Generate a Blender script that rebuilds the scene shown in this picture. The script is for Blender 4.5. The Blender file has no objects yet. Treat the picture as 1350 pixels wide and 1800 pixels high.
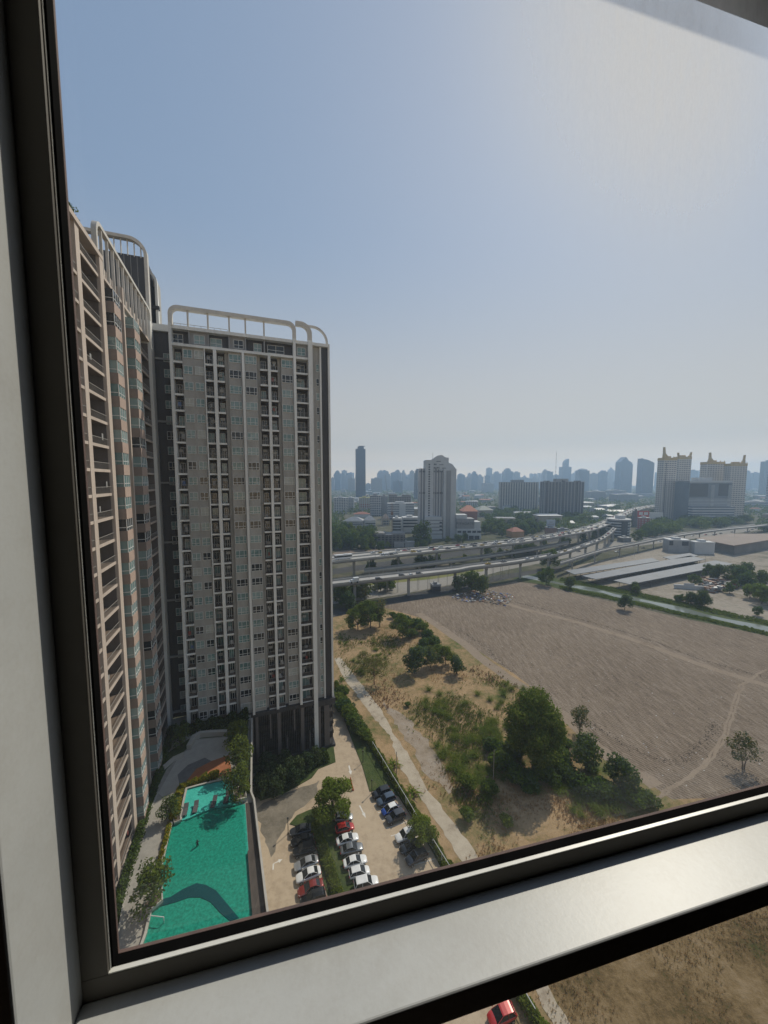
import bpy, math, random
import numpy as np
from mathutils import Vector, Matrix
C = bpy.context.scene.collection
sc = bpy.context.scene
R = math.radians
random.seed(7); rng = np.random.default_rng(7)

# ------------------------------------------------------------------ camera
H = 66.0; F = 650.0; PITCH = R(4.9)
cp, sp = math.cos(PITCH), math.sin(PITCH)
cam = bpy.data.objects.new('camera', bpy.data.cameras.new('camera')); C.objects.link(cam)
cam.location = (0, 0, H); cam.rotation_euler = (R(90) - PITCH, 0, 0)
cam.data.sensor_fit = 'HORIZONTAL'; cam.data.sensor_width = 36; cam.data.lens = 36 * F / 1350
cam.data.clip_start = 0.01; cam.data.clip_end = 40000
cam.data.dof.use_dof = True; cam.data.dof.focus_distance = 400; cam.data.dof.aperture_fstop = 17.3 / 0.8
sc.camera = cam
# ------------------------------------------------------------------ sky + sun + exposure
SUN_AZ, SUN_EL = R(40), R(46)
w = bpy.data.worlds.new('World'); sc.world = w; w.use_nodes = True
nt = w.node_tree; bg = nt.nodes['Background']
HAZE = 2.5e-4
sky = nt.nodes.new('ShaderNodeTexSky'); sky.sky_type = 'NISHITA'; sky.sun_disc = False
sky.sun_elevation = SUN_EL; sky.sun_rotation = SUN_AZ
sky.air_density = 1.0; sky.dust_density = 1.0; sky.ozone_density = 1.6; sky.altitude = 50
# hazy tropical sky: haze spreads the sun's glare thin, so the sky's range is rolled off softly
va = nt.nodes.new('ShaderNodeVectorMath'); va.operation = 'ADD'; va.inputs[1].default_value = (2.0, 2.0, 2.0)
vd = nt.nodes.new('ShaderNodeVectorMath'); vd.operation = 'DIVIDE'
vm_ = nt.nodes.new('ShaderNodeVectorMath'); vm_.operation = 'MULTIPLY'; vm_.inputs[1].default_value = (6.0, 6.5, 7.6)
nt.links.new(sky.outputs[0], va.inputs[0]); nt.links.new(sky.outputs[0], vd.inputs[0]); nt.links.new(va.outputs[0], vd.inputs[1])
nt.links.new(vd.outputs[0], vm_.inputs[0])
tcw = nt.nodes.new('ShaderNodeTexCoord'); sxyz = nt.nodes.new('ShaderNodeSeparateXYZ'); nt.links.new(tcw.outputs['Generated'], sxyz.inputs[0])
mrw = nt.nodes.new('ShaderNodeMapRange'); mrw.inputs[1].default_value = -.02; mrw.inputs[2].default_value = .55; mrw.inputs[3].default_value = .85; mrw.inputs[4].default_value = 0
mrw.interpolation_type = 'SMOOTHSTEP'; nt.links.new(sxyz.outputs[2], mrw.inputs[0])
mxw = nt.nodes.new('ShaderNodeMix'); mxw.data_type = 'RGBA'; mxw.inputs[7].default_value = (6.4, 5.7, 4.8, 1)      # dusty horizon
nt.links.new(mrw.outputs[0], mxw.inputs[0]); nt.links.new(vm_.outputs[0], mxw.inputs[6])
mr2 = nt.nodes.new('ShaderNodeMapRange'); mr2.inputs[1].default_value = -.01; mr2.inputs[2].default_value = .10; mr2.inputs[3].default_value = 1; mr2.inputs[4].default_value = 0
mr2.interpolation_type = 'SMOOTHSTEP'; nt.links.new(sxyz.outputs[2], mr2.inputs[0])
mx2 = nt.nodes.new('ShaderNodeMix'); mx2.data_type = 'RGBA'; mx2.inputs[7].default_value = (12.2, 9.0, 5.6, 1)      # bright rim of the haze at the horizon
nt.links.new(mr2.outputs[0], mx2.inputs[0]); nt.links.new(mxw.outputs[2], mx2.inputs[6]); nt.links.new(mx2.outputs[2], bg.inputs[0]); bg.inputs[1].default_value = 0.10
sl = bpy.data.lights.new('sun', 'SUN'); so = bpy.data.objects.new('sun', sl); C.objects.link(so)
sl.energy = 3.5; sl.angle = R(0.6); sl.color = (1, .9, .76)
sd = Vector((math.sin(SUN_AZ) * math.cos(SUN_EL), math.cos(SUN_AZ) * math.cos(SUN_EL), math.sin(SUN_EL)))
so.rotation_euler = sd.to_track_quat('Z', 'Y').to_euler(); so.location = (60, 80, 150)
sc.view_settings.view_transform = 'Standard'; sc.view_settings.look = 'None'
sc.view_settings.exposure = 0.0; sc.view_settings.gamma = 1.0
sc.cycles.volume_bounces = 2; sc.cycles.max_bounces = 8; sc.cycles.transparent_max_bounces = 12
sc.cycles.caustics_reflective = False; sc.cycles.caustics_refractive = False
sc.cycles.sample_clamp_indirect = 4

# ------------------------------------------------------------------ geometry of the view (places things on the ground where they stand)
def ray(x, y):
    c = (x - 675) / F; v = (900 - y) / F
    return Vector((c, cp + v * sp, -sp + v * cp))
def P(x, y, z=0.0):
    r = ray(x, y); t = (z - H) / r.z
    return Vector((r.x * t, r.y * t, z))
def HT(x, y, Y):
    r = ray(x, y); return H + r.z / r.y * Y
def XX(x, y, Y):
    r = ray(x, y); return r.x / r.y * Y
TH = R(20)
Bv = Vector((math.cos(TH), math.sin(TH), 0)); Av = Vector((-math.sin(TH), math.cos(TH), 0))
def wp(b, a, z): return Bv * b + Av * a + Vector((0, 0, z))
def bx(x, a=86.0, y=844):                       # where a sight line meets a plane of constant a
    r = ray(x, y); return a * (r.dot(Bv)) / (r.dot(Av))
def ax(x, b=-18.0, y=844):
    r = ray(x, y); return b * (r.dot(Av)) / (r.dot(Bv))

# ------------------------------------------------------------------ mesh helpers
MW = {}
class MB:
    def __init__(s): s.v = []; s.f = []; s.m = []
    def add(s, vs, fs, mi=0):
        o = len(s.v); s.v += [tuple(q) for q in vs]; s.f += [tuple(i + o for i in f) for f in fs]; s.m += [mi] * len(fs)
        return s
    def hexa(s, p, mi=0):                       # p: 4 bottom ccw, 4 top ccw
        return s.add(p, [(3, 2, 1, 0), (4, 5, 6, 7), (0, 1, 5, 4), (1, 2, 6, 5), (2, 3, 7, 6), (3, 0, 4, 7)], mi)
    def box(s, x0, x1, y0, y1, z0, z1, mi=0, T=None):
        p = [(x0, y0, z0), (x1, y0, z0), (x1, y1, z0), (x0, y1, z0), (x0, y0, z1), (x1, y0, z1), (x1, y1, z1), (x0, y1, z1)]
        if T: p = [T(*q) for q in p]
        return s.hexa(p, mi)
    def quad(s, a, b, c, d, mi=0): return s.add([a, b, c, d], [(0, 1, 2, 3)], mi)
    def prism(s, poly, z0, z1, mi=0, T=None):
        n = len(poly)
        p = [(q[0], q[1], z0) for q in poly] + [(q[0], q[1], z1) for q in poly]
        if T: p = [T(*q) for q in p]
        fs = [tuple(range(n - 1, -1, -1)), tuple(range(n, 2 * n))] + [(i, (i + 1) % n, n + (i + 1) % n, n + i) for i in range(n)]
        return s.add(p, fs, mi)
    def loft(s, rings, mi=0, caps=True):
        n = len(rings[0]); vs = [q for r in rings for q in r]; fs = []
        for k in range(len(rings) - 1):
            for i in range(n):
                j = (i + 1) % n; fs.append((k * n + i, k * n + j, (k + 1) * n + j, (k + 1) * n + i))
        if caps: fs += [tuple(range(n - 1, -1, -1)), tuple(range((len(rings) - 1) * n, len(rings) * n))]
        return s.add(vs, fs, mi)
    def tube(s, p0, p1, r0, r1=None, n=6, mi=0):
        r1 = r0 if r1 is None else r1
        p0 = Vector(p0); p1 = Vector(p1); d = (p1 - p0)
        if d.length < 1e-6: return s
        d.normalize(); u = d.orthogonal().normalized(); w_ = d.cross(u)
        rings = [[p + (u * math.cos(2 * math.pi * i / n) + w_ * math.sin(2 * math.pi * i / n)) * r for i in range(n)] for p, r in ((p0, r0), (p1, r1))]
        return s.loft(rings, mi)
    def sweep(s, pts, side, up_of, w_, h_, mi=0):   # rectangular section along a planar path; side = constant normal
        rings = []
        n = len(pts)
        for i, p in enumerate(pts):
            t = (Vector(pts[min(i + 1, n - 1)]) - Vector(pts[max(i - 1, 0)])).normalized()
            nn = side.cross(t).normalized(); p = Vector(p)
            rings.append([p + side * w_ / 2 + nn * h_ / 2, p - side * w_ / 2 + nn * h_ / 2, p - side * w_ / 2 - nn * h_ / 2, p + side * w_ / 2 - nn * h_ / 2])
        return s.loft(rings, mi)
    def build(s, name, mats, parent=None, smooth=False, local=False):
        me = bpy.data.meshes.new(name)
        v = s.v
        if parent is not None and not local and parent in MW:
            inv = MW[parent].inverted(); v = [tuple(inv @ Vector(q)) for q in v]
        me.from_pydata(v, [], s.f)
        for m in (mats if isinstance(mats, (list, tuple)) else [mats]): me.materials.append(m)
        if any(s.m): me.polygons.foreach_set('material_index', s.m)
        if smooth: me.polygons.foreach_set('use_smooth', [True] * len(s.f))
        me.update()
        o = bpy.data.objects.new(name, me); C.objects.link(o)
        if parent is not None:
            o.parent = parent
            if parent in MW: MW[o] = MW[parent]
        return o
def thing(name, label, cat, loc=(0, 0, 0), rz=0.0, group=None):
    o = bpy.data.objects.new(name, None); C.objects.link(o); o.empty_display_size = .3
    o.location = loc; o.rotation_euler = (0, 0, rz); o['label'] = label; o['category'] = cat
    if group: o['group'] = group
    MW[o] = Matrix.Translation(Vector(loc)) @ Matrix.Rotation(rz, 4, 'Z')
    return o
def tag(o, label, cat, group=None, kind=None):
    o['label'] = label; o['category'] = cat
    if group: o['group'] = group
    if kind: o['kind'] = kind
    return o
KIDS = {}
def dup(root, loc, rz=0.0, scale=1.0, label=None, group=None):
    r = root.copy(); C.objects.link(r); r.location = loc; r.rotation_euler = (0, 0, rz)
    r.scale = (scale,) * 3 if not isinstance(scale, (tuple, list)) else scale
    if label: r['label'] = label
    if group: r['group'] = group
    if root not in KIDS: KIDS[root] = [(c, list(c.children)) for c in root.children]
    kids = []
    for c0, gs in KIDS[root]:
        c = c0.copy(); C.objects.link(c); c.parent = r; kids.append(c)
        for g0 in gs:
            g = g0.copy(); C.objects.link(g); g.parent = c
    return r, kids
def structure(o, label=None, cat=None):
    o['kind'] = 'structure'
    if label: o['label'] = label; o['category'] = cat
    return o

# ------------------------------------------------------------------ materials
def new_mat(name):
    m = bpy.data.materials.new(name); m.use_nodes = True
    return m, m.node_tree, m.node_tree.nodes['Principled BSDF']
def N(nt, t, **k):
    n = nt.nodes.new(t)
    for a, b in k.items():
        if a.startswith('i_'): n.inputs[a[2:]].default_value = b
        else: setattr(n, a, b)
    return n
def c4(c): return (c[0], c[1], c[2], 1)
def noise(nt, scale, detail=4, rough=.6, coord='Object', stretch=None):
    tc = N(nt, 'ShaderNodeTexCoord'); n = N(nt, 'ShaderNodeTexNoise')
    n.inputs['Scale'].default_value = scale; n.inputs['Detail'].default_value = detail; n.inputs['Roughness'].default_value = rough
    if stretch:
        mp = N(nt, 'ShaderNodeMapping'); mp.inputs['Scale'].default_value = stretch
        nt.links.new(tc.outputs[coord], mp.inputs[0]); nt.links.new(mp.outputs[0], n.inputs[0])
    else: nt.links.new(tc.outputs[coord], n.inputs[0])
    return n.outputs['Fac']
def ramp(nt, fac, stops):
    r = N(nt, 'ShaderNodeValToRGB'); e = r.color_ramp.elements
    while len(e) < len(stops): e.new(.5)
    for k, (p, c) in enumerate(stops): e[k].position = p; e[k].color = c4(c) if len(c) == 3 else c
    nt.links.new(fac, r.inputs[0]); return r.outputs[0]
def mixc(nt, fac, a, b, mode='MIX'):
    m = N(nt, 'ShaderNodeMix', data_type='RGBA', blend_type=mode)
    for sock, val in ((m.inputs[0], fac), (m.inputs[6], a), (m.inputs[7], b)):
        if isinstance(val, (int, float)): sock.default_value = val
        elif isinstance(val, (tuple, list)): sock.default_value = c4(val)
        else: nt.links.new(val, sock)
    return m.outputs[2]
def math_(nt, op, a, b=None):
    m = N(nt, 'ShaderNodeMath', operation=op)
    for i, v in enumerate((a, b)):
        if v is None: continue
        if isinstance(v, (int, float)): m.inputs[i].default_value = v
        else: nt.links.new(v, m.inputs[i])
    return m.outputs[0]
def bump(nt, bs, h, strength=.4, dist=.1):
    b = N(nt, 'ShaderNodeBump'); b.inputs['Strength'].default_value = strength; b.inputs['Distance'].default_value = dist
    nt.links.new(h, b.inputs['Height']); nt.links.new(b.outputs[0], bs.inputs['Normal'])
def M(name, c, c2=None, scale=1.0, rough=.7, metal=0.0, bmp=0.0, spec=.5, stretch=None, lo=.3, hi=.7, detail=5):
    m, nt, bs = new_mat(name)
    c2 = c2 or tuple(x * .8 for x in c)
    n = noise(nt, scale, detail, .65, stretch=stretch)
    nt.links.new(ramp(nt, n, [(lo, c2), (hi, c)]), bs.inputs['Base Color'])
    bs.inputs['Roughness'].default_value = rough; bs.inputs['Metallic'].default_value = metal
    bs.inputs['Specular IOR Level'].default_value = spec
    if bmp: bump(nt, bs, noise(nt, scale * 3, 4), bmp, .05)
    return m
def facade(name, wall, glass, fh=3.3, bw=4.0, fz=.5, fx=.6, rough=.6, gr=.25):
    """windows as a pattern of the wall, for buildings so far off that one is under a pixel"""
    m, nt, bs = new_mat(name)
    tc = N(nt, 'ShaderNodeTexCoord'); s = N(nt, 'ShaderNodeSeparateXYZ'); nt.links.new(tc.outputs['Object'], s.inputs[0])
    ge = N(nt, 'ShaderNodeNewGeometry'); sn = N(nt, 'ShaderNodeSeparateXYZ'); nt.links.new(ge.outputs['True Normal'], sn.inputs[0])
    h = math_(nt, 'ADD', s.outputs[0], s.outputs[1])
    zf = math_(nt, 'LESS_THAN', math_(nt, 'FRACT', math_(nt, 'DIVIDE', s.outputs[2], fh)), fz)
    xf = math_(nt, 'LESS_THAN', math_(nt, 'FRACT', math_(nt, 'DIVIDE', h, bw)), fx)
    fac = math_(nt, 'MULTIPLY', zf, xf)
    fac = math_(nt, 'MULTIPLY', fac, math_(nt, 'LESS_THAN', sn.outputs[2], .5))
    nz = noise(nt, .15, 3)
    col = mixc(nt, fac, mixc(nt, nz, tuple(x * .8 for x in wall), wall), glass)
    nt.links.new(col, bs.inputs['Base Color'])
    nt.links.new(math_(nt, 'SUBTRACT', rough, math_(nt, 'MULTIPLY', fac, rough - gr)), bs.inputs['Roughness'])
    return m
def leafmat(name, c, c2, tr=.35, sc_=.35):
    m, nt, bs = new_mat(name); nt.nodes.remove(bs); out = nt.nodes['Material Output']
    oi = N(nt, 'ShaderNodeObjectInfo')
    n = noise(nt, sc_, 3, .7)
    col = ramp(nt, n, [(.32, c2), (.68, c)])
    col = mixc(nt, math_(nt, 'MULTIPLY', oi.outputs['Random'], .45), col, (c[0] * 1.5, c[1] * 1.15, c[2] * .9))
    d = N(nt, 'ShaderNodeBsdfDiffuse'); t = N(nt, 'ShaderNodeBsdfTranslucent'); mx = N(nt, 'ShaderNodeMixShader')
    nt.links.new(col, d.inputs[0]); nt.links.new(col, t.inputs[0]); mx.inputs[0].default_value = tr
    nt.links.new(d.outputs[0], mx.inputs[1]); nt.links.new(t.outputs[0], mx.inputs[2])
    nt.links.new(mx.outputs[0], out.inputs[0])
    return m

m_cream = M('cream_render', (.52, .44, .375), (.40, .335, .285), .35, .8, stretch=(1, 1, .25))
m_white = M('white_render', (.76, .76, .73), (.56, .56, .535), .5, .7, stretch=(1, 1, .2))
m_trim = M('trim_white', (.66, .65, .61), (.52, .51, .48), .6, .6)
m_brown = M('taupe_render', (.39, .38, .355), (.29, .28, .258), .6, .8, stretch=(1, 1, .2))
m_brown_d = M('dark_taupe_render', (.15, .13, .118), (.11, .095, .088), .5, .8, stretch=(1, 1, .2))
m_panel = M('rose_panel', (.43, .325, .27), (.35, .26, .215), .5, .7)
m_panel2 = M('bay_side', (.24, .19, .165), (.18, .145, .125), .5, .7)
m_dark = M('charcoal_cladding', (.052, .05, .054), (.022, .022, .026), .8, .55, stretch=(1, 1, .12))
m_balc = M('balcony_interior', (.085, .072, .062), (.03, .026, .023), 1.3, .8, lo=.4, hi=.62)  # mottled; shade of the balcony recesses is put into this dark tone
m_grey = M('grey_render', (.30, .30, .30), (.23, .23, .23), .6, .8, stretch=(1, 1, .25))
m_frame = M('white_window_frame', (.60, .61, .60), (.5, .51, .5), 2, .5)
m_fdark = M('dark_metal', (.035, .035, .037), (.025, .025, .027), 3, .45)
m_rail = M('railing_metal', (.33, .31, .28), (.24, .225, .21), 3, .5)
def glassmat(name, c, c2, r=.08):
    m, nt, bs = new_mat(name)
    oi = N(nt, 'ShaderNodeObjectInfo'); n = noise(nt, .9, 2, coord='Object')
    f = math_(nt, 'FRACT', math_(nt, 'ADD', oi.outputs['Random'], n))
    nt.links.new(mixc(nt, f, c, c2), bs.inputs['Base Color']); bs.inputs['Roughness'].default_value = r
    bs.inputs['Specular IOR Level'].default_value = .5
    return m
m_gl = [glassmat('window_glass_dark', (.012, .015, .018), (.03, .035, .04)),
        glassmat('window_glass_curtain', (.17, .25, .25), (.27, .35, .34), .12),
        glassmat('window_glass_teal', (.11, .19, .19), (.19, .28, .275), .1),
        glassmat('window_glass_pale', (.32, .35, .33), (.42, .43, .39), .3)]
m_railglass = glassmat('balcony_glass', (.06, .09, .09), (.10, .13, .125), .1)
# ================================================================== the window the photograph looks through
YW = R(-13.4)
Uv = Vector((math.cos(YW), -math.sin(YW), 0)); Nv = Vector((math.sin(YW), math.cos(YW), 0))
ORG = Vector((0, 0, H))
def wu(u, n, w_): return ORG + Uv * u + Nv * n + Vector((0, 0, w_))
m_alu = M('window_aluminium', (.50, .515, .515), (.455, .47, .47), 6, .42, .0, spec=.5)
m_alu2 = M('shaded_sash_aluminium', (.115, .108, .096), (.095, .09, .08), 9, .6, spec=.25)  # frame metal darkened to stand for the unlit side facing the room
m_gask = M('black_gasket', (.006, .006, .006), (.003, .003, .0035), 30, 1, spec=.04)
m_outer = M('weathered_outer_frame', (.15, .095, .08), (.08, .055, .055), 25, .8)
m_room = M('room_paint', (.09, .085, .078), (.075, .07, .065), 1, .9)
m_floor = M('room_floor_boards', (.07, .05, .038), (.05, .036, .028), 2, .6)
m_topframe = M('backlit_top_frame', (.05, .065, .085), (.035, .05, .065), 8, .6)  # backlit look of the lintel put into a dark bluish colour
def grime(m, a=.25):
    nt = m.node_tree; bs = nt.nodes['Principled BSDF']; src = bs.inputs['Base Color'].links[0].from_socket
    n1 = noise(nt, 14, 8, .7); n2 = noise(nt, 220, 3, .6); f = math_(nt, 'ADD', math_(nt, 'MULTIPLY', n1, .7), math_(nt, 'MULTIPLY', n2, .3))
    g = N(nt, 'ShaderNodeMapRange'); g.inputs[1].default_value = .46; g.inputs[2].default_value = .66; nt.links.new(f, g.inputs[0])
    nt.links.new(mixc(nt, math_(nt, 'MULTIPLY', g.outputs[0], a), src, (.30, .28, .25)), bs.inputs['Base Color']); bump(nt, bs, n2, .06, .002)
grime(m_alu); 
win = thing('window', 'grey aluminium window frame with its pane, wide ledge and black gasket, seen from indoors', 'window', wu(.5, .39, -.53), -YW)
WL, WR_, WB, WT = -.1835, 1.05, -.4765, .7415
def ub(mb, u0, u1, n0, n1, w0, w1, mi=0): return mb.box(u0, u1, n0, n1, w0, w1, mi, wu)
def bev(o, wd=.0012, seg=2):
    b = o.modifiers.new('edge', 'BEVEL'); b.width = wd; b.segments = seg; b.limit_method = 'ANGLE'; return o
mb = MB(); ub(mb, -.30, -.209, .296, .405, -1.25, .80); bev(mb.build('mullion', m_alu, win), .002)
mb = MB(); ub(mb, 1.08, 1.17, .296, .405, -1.25, .80); bev(mb.build('mullion', m_alu, win), .002)
mb = MB(); ub(mb, -.209, 1.08, .296, .372, -.532, -.5); bev(mb.build('ledge', m_alu, win), .0025, 3)
mb = MB(); ub(mb, -.209, 1.08, .372, .3767, -.532, WB - .0012); bev(mb.build('bottom_sash', m_alu2, win), .0008)
mb = MB(); ub(mb, -.209, -.1862, .372, .3767, WB - .0011, .74); bev(mb.build('side_sash', m_alu2, win), .0008)
m_bead = M('lit_glazing_bead', (.74, .74, .70), (.66, .66, .63), 30, .35)  # sky-lit edge of the bead, put into a brighter metal colour
mb = MB(); ub(mb, -.1861, 1.05, .3724, .3768, WB - .0011, WB); ub(mb, -.1861, -.1852, .3752, .3768, WB + .0001, .74); mb.build('glazing_bead', m_bead, win)
mb = MB(); ub(mb, 1.05, 1.08, .372, .3767, WB, .74); bev(mb.build('side_sash', m_alu2, win), .0008)
mb = MB(); ub(mb, -.2085, 1.0795, .30, .51, .7415, .7995); bev(mb.build('lintel', m_topframe, win), .001)
mb = MB(); ub(mb, -.205, 1.075, .3769, .3868, -.53, WB + .0006); ub(mb, -.205, WL, .3769, .3868, WB + .0008, .7405)
ub(mb, -.205, 1.075, .377, .3868, -1.2, -1.15); mb.build('gasket', m_gask, win)
mb = MB(); ub(mb, -.206, 1.078, .3872, .3915, -.532, WB - .0006); ub(mb, -.206, WL - .0004, .3872, .3915, WB - .0004, .7405)
bev(mb.build('outer_frame', m_outer, win), .001)
# glass with a film of city dust on its outside
def paneglass(name):
    m, nt, bs = new_mat(name); nt.nodes.remove(bs); out = nt.nodes['Material Output']
    tr = N(nt, 'ShaderNodeBsdfTransparent'); tr.inputs[0].default_value = (.95, .975, .965, 1)
    gl = N(nt, 'ShaderNodeBsdfGlossy'); gl.inputs['Roughness'].default_value = .0; gl.inputs[0].default_value = (1, 1, 1, 1)
    fr = N(nt, 'ShaderNodeFresnel'); fr.inputs[0].default_value = 1.35
    m1 = N(nt, 'ShaderNodeMixShader'); nt.links.new(math_(nt, 'MULTIPLY', fr.outputs[0], .55), m1.inputs[0])
    nt.links.new(tr.outputs[0], m1.inputs[1]); nt.links.new(gl.outputs[0], m1.inputs[2])
    tl = N(nt, 'ShaderNodeBsdfTranslucent'); tl.inputs[0].default_value = (.9, .9, .86, 1)
    n1 = noise(nt, 2.2, 3, .6, 'Object'); n2 = noise(nt, 9, 6, .75, 'Object', (9, 9, 2.5)); n3 = noise(nt, 160, 2, .5, 'Object')
    # sun glare near the top of the pane, painted as a denser film
    tc = N(nt, 'ShaderNodeTexCoord'); vm = N(nt, 'ShaderNodeVectorMath', operation='DISTANCE')
    nt.links.new(tc.outputs['Object'], vm.inputs[0]); vm.inputs[1].default_value = GLARE_POS
    glare_map = N(nt, 'ShaderNodeMapRange'); glare_map.inputs[1].default_value = .34; glare_map.inputs[2].default_value = .0; glare_map.inputs[3].default_value = 0; glare_map.inputs[4].default_value = 1
    glare_map.interpolation_type = 'SMOOTHERSTEP'; nt.links.new(vm.outputs['Value'], glare_map.inputs[0])
    base = math_(nt, 'MULTIPLY', math_(nt, 'ADD', math_(nt, 'MULTIPLY', n2, .5), math_(nt, 'MULTIPLY', n1, .7)), DUST)
    glare_fac = math_(nt, 'MULTIPLY', math_(nt, 'MULTIPLY', glare_map.outputs[0], math_(nt, 'ADD', math_(nt, 'MULTIPLY', n2, .5), .6)), DUST_GLARE)
    spk = N(nt, 'ShaderNodeMapRange'); spk.inputs[1].default_value = .77; spk.inputs[2].default_value = .82; spk.inputs[3].default_value = 0; spk.inputs[4].default_value = .05
    nt.links.new(n3, spk.inputs[0])
    m2 = N(nt, 'ShaderNodeMixShader'); nt.links.new(math_(nt, 'ADD', math_(nt, 'ADD', base, glare_fac), spk.outputs[0]), m2.inputs[0])
    nt.links.new(m1.outputs[0], m2.inputs[1]); nt.links.new(tl.outputs[0], m2.inputs[2]); nt.links.new(m2.outputs[0], out.inputs[0])
    return m
def wl(u, n, w_):                                # in the window's own axes
    return tuple(MW[win].inverted() @ wu(u, n, w_))
rr = ray(1165, 75); k_ = .387 / rr.dot(Nv); GLARE_POS = wl(rr.dot(Uv) * k_, .387, rr.z * k_)
DUST, DUST_GLARE = .015, .70
m_pane = paneglass('dusty_window_glass')
mb = MB(); mb.quad(wu(-.19, .387, -.482), wu(1.07, .387, -.482), wu(1.07, .387, .741), wu(-.19, .387, .741)); mb.build('glass_pane', m_pane, win)
mb = MB(); mb.quad(wu(-.205, .387, -1.2), wu(1.07, .387, -1.2), wu(1.07, .387, -.535), wu(-.205, .387, -.535)); o = mb.build('glass_pane', m_pane, win)
# the room behind the camera
def rm(name, *bxs, mat=m_room):
    mb = MB()
    for b_ in bxs: ub(mb, *b_)
    o = mb.build(name, mat); structure(o); return o
rm('wall', (-2.6, -.302, .30, .40, -1.5, 1.2), (1.172, 2.6, .30, .40, -1.5, 1.2), (-.302, 1.172, .30, .40, -1.5, -1.252), (-.302, 1.172, .30, .40, .802, 1.2),
   (-2.7, -2.6, -3.5, .40, -1.5, 1.2), (2.6, 2.7, -3.5, .40, -1.5, 1.2), (-2.6, 2.6, -3.6, -3.5, -1.5, 1.2))
rm('ceiling', (-2.7, 2.7, -3.6, .40, 1.203, 1.35)); rm('floor', (-2.7, 2.7, -3.6, .40, -1.65, -1.503), mat=m_floor)
# ================================================================== the two joined apartment towers
ZD = 12.7; ZR = 93.0; NF = 25; FH = (ZR - ZD) / NF
def limit_parts(root, name, items, fn, n=100):
    """items: list of (z, args); the n nearest the eye's height become parts, the rest one part"""
    items = sorted(items, key=lambda q: abs(q[0] - 62))
    for z, a in items[:n]: fn([a], False)
    if items[n:]: fn([a for z, a in items[n:]], True)
def rounded_hoop(mb, T, s0, s1, z0, z1, r, wd, hh, side, left=True, right=True, n=7, mi=0):
    """a flat hoop: up, over a rounded corner, across and down again. T(s,z) -> point"""
    pts = []
    if left:
        pts.append((s0, z0))
        for k in range(n + 1):
            t = math.pi / 2 * k / n; pts.append((s0 + r - r * math.cos(t), z1 - r + r * math.sin(t)))
    else: pts.append((s0, z1))
    if right:
        for k in range(n + 1):
            t = math.pi / 2 * k / n; pts.append((s1 - r + r * math.sin(t), z1 - r + r * math.cos(t)))
        pts.append((s1, z0))
    else: pts.append((s1, z1))
    mb.sweep([T(*q) for q in pts], side, None, wd, hh, mi)

# ---- front tower (faces the camera, in shade) --------------------------------------
AF = 86.0
tw = thing('apartment_tower', 'grey brown apartment tower head on, with pale pilasters and rounded roof frame', 'apartment tower', wp(2, 95, 0), TH)
def fb(mb, b0, b1, a0, a1, z0, z1, mi=0): return mb.box(b0, b1, a0, a1, z0, z1, mi, wp)
b_ = {k: bx(v) for k, v in dict(L0=309, L1=314, k1=329, A0=329.5, A1=367, k2=368, k2e=383, w1=383, w1e=388.5, k3e=401.5, r1=408.6, B1=408.6, B1e=431, w2=431.6, w2e=436, B2e=457.5, r2=462.8, k4e=476, w3=476, w3e=480.7, k5e=493, r3=498.8, Ce=519.4, w4=519.6, w4e=524, De=544.8, w5=545, w5e=552.2, E1=565.3, E2=568, G1=579.4, G2=582.6).items()}
BL, BR = b_['L0'], b_['G2']
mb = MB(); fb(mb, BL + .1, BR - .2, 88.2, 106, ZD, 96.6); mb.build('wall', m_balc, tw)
mb = MB()
for p, q in (('A0', 'A1'), ('B1', 'B1e'), ('w2e', 'B2e'), ('r3', 'Ce')):
    fb(mb, b_[p], b_[q], 86.35, 88.1, ZD + .02, ZR - .02)
for p, q, a0 in (('k3e', 'r1', 87.2), ('B2e', 'r2', 87.2), ('k5e', 'r3', 87.2)):
    fb(mb, b_[p] + .02, b_[q] - .02, a0, 88.15, ZD + .02, ZR - .02)
fb(mb, b_['w5e'], b_['E1'], 86.9, 88.1, ZD, 96.2)
mb.build('window_bay', m_brown, tw)
mb = MB(); fb(mb, b_['E2'], b_['G1'], 86.7, 88.1, ZD, 96.2)
fb(mb, b_['L1'], b_['De'], 87.3, 88.19, ZR + .1, 96.2); mb.build('dark_cladding', m_dark, tw)
# pale pilasters, each its own part
for p, q, z0, a0 in (('L0', 'L1', ZD - .3, 85.5), ('w1', 'w1e', ZD, 85.6), ('w2', 'w2e', ZD - .2, 85.6), ('w3', 'w3e', ZD, 85.6), ('w4', 'w4e', ZD, 85.5), ('w5', 'w5e', 0, 85.35), ('E1', 'E2', ZD, 86.3), ('G1', 'G2', ZD, 86.2)):
    zt = ZR - .2 if p in ('w1', 'w2', 'w3') else 96.9
    mb = MB(); fb(mb, b_[p], b_[q], a0, 88.3, z0, zt); mb.build('pilaster', m_white, tw)
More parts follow.
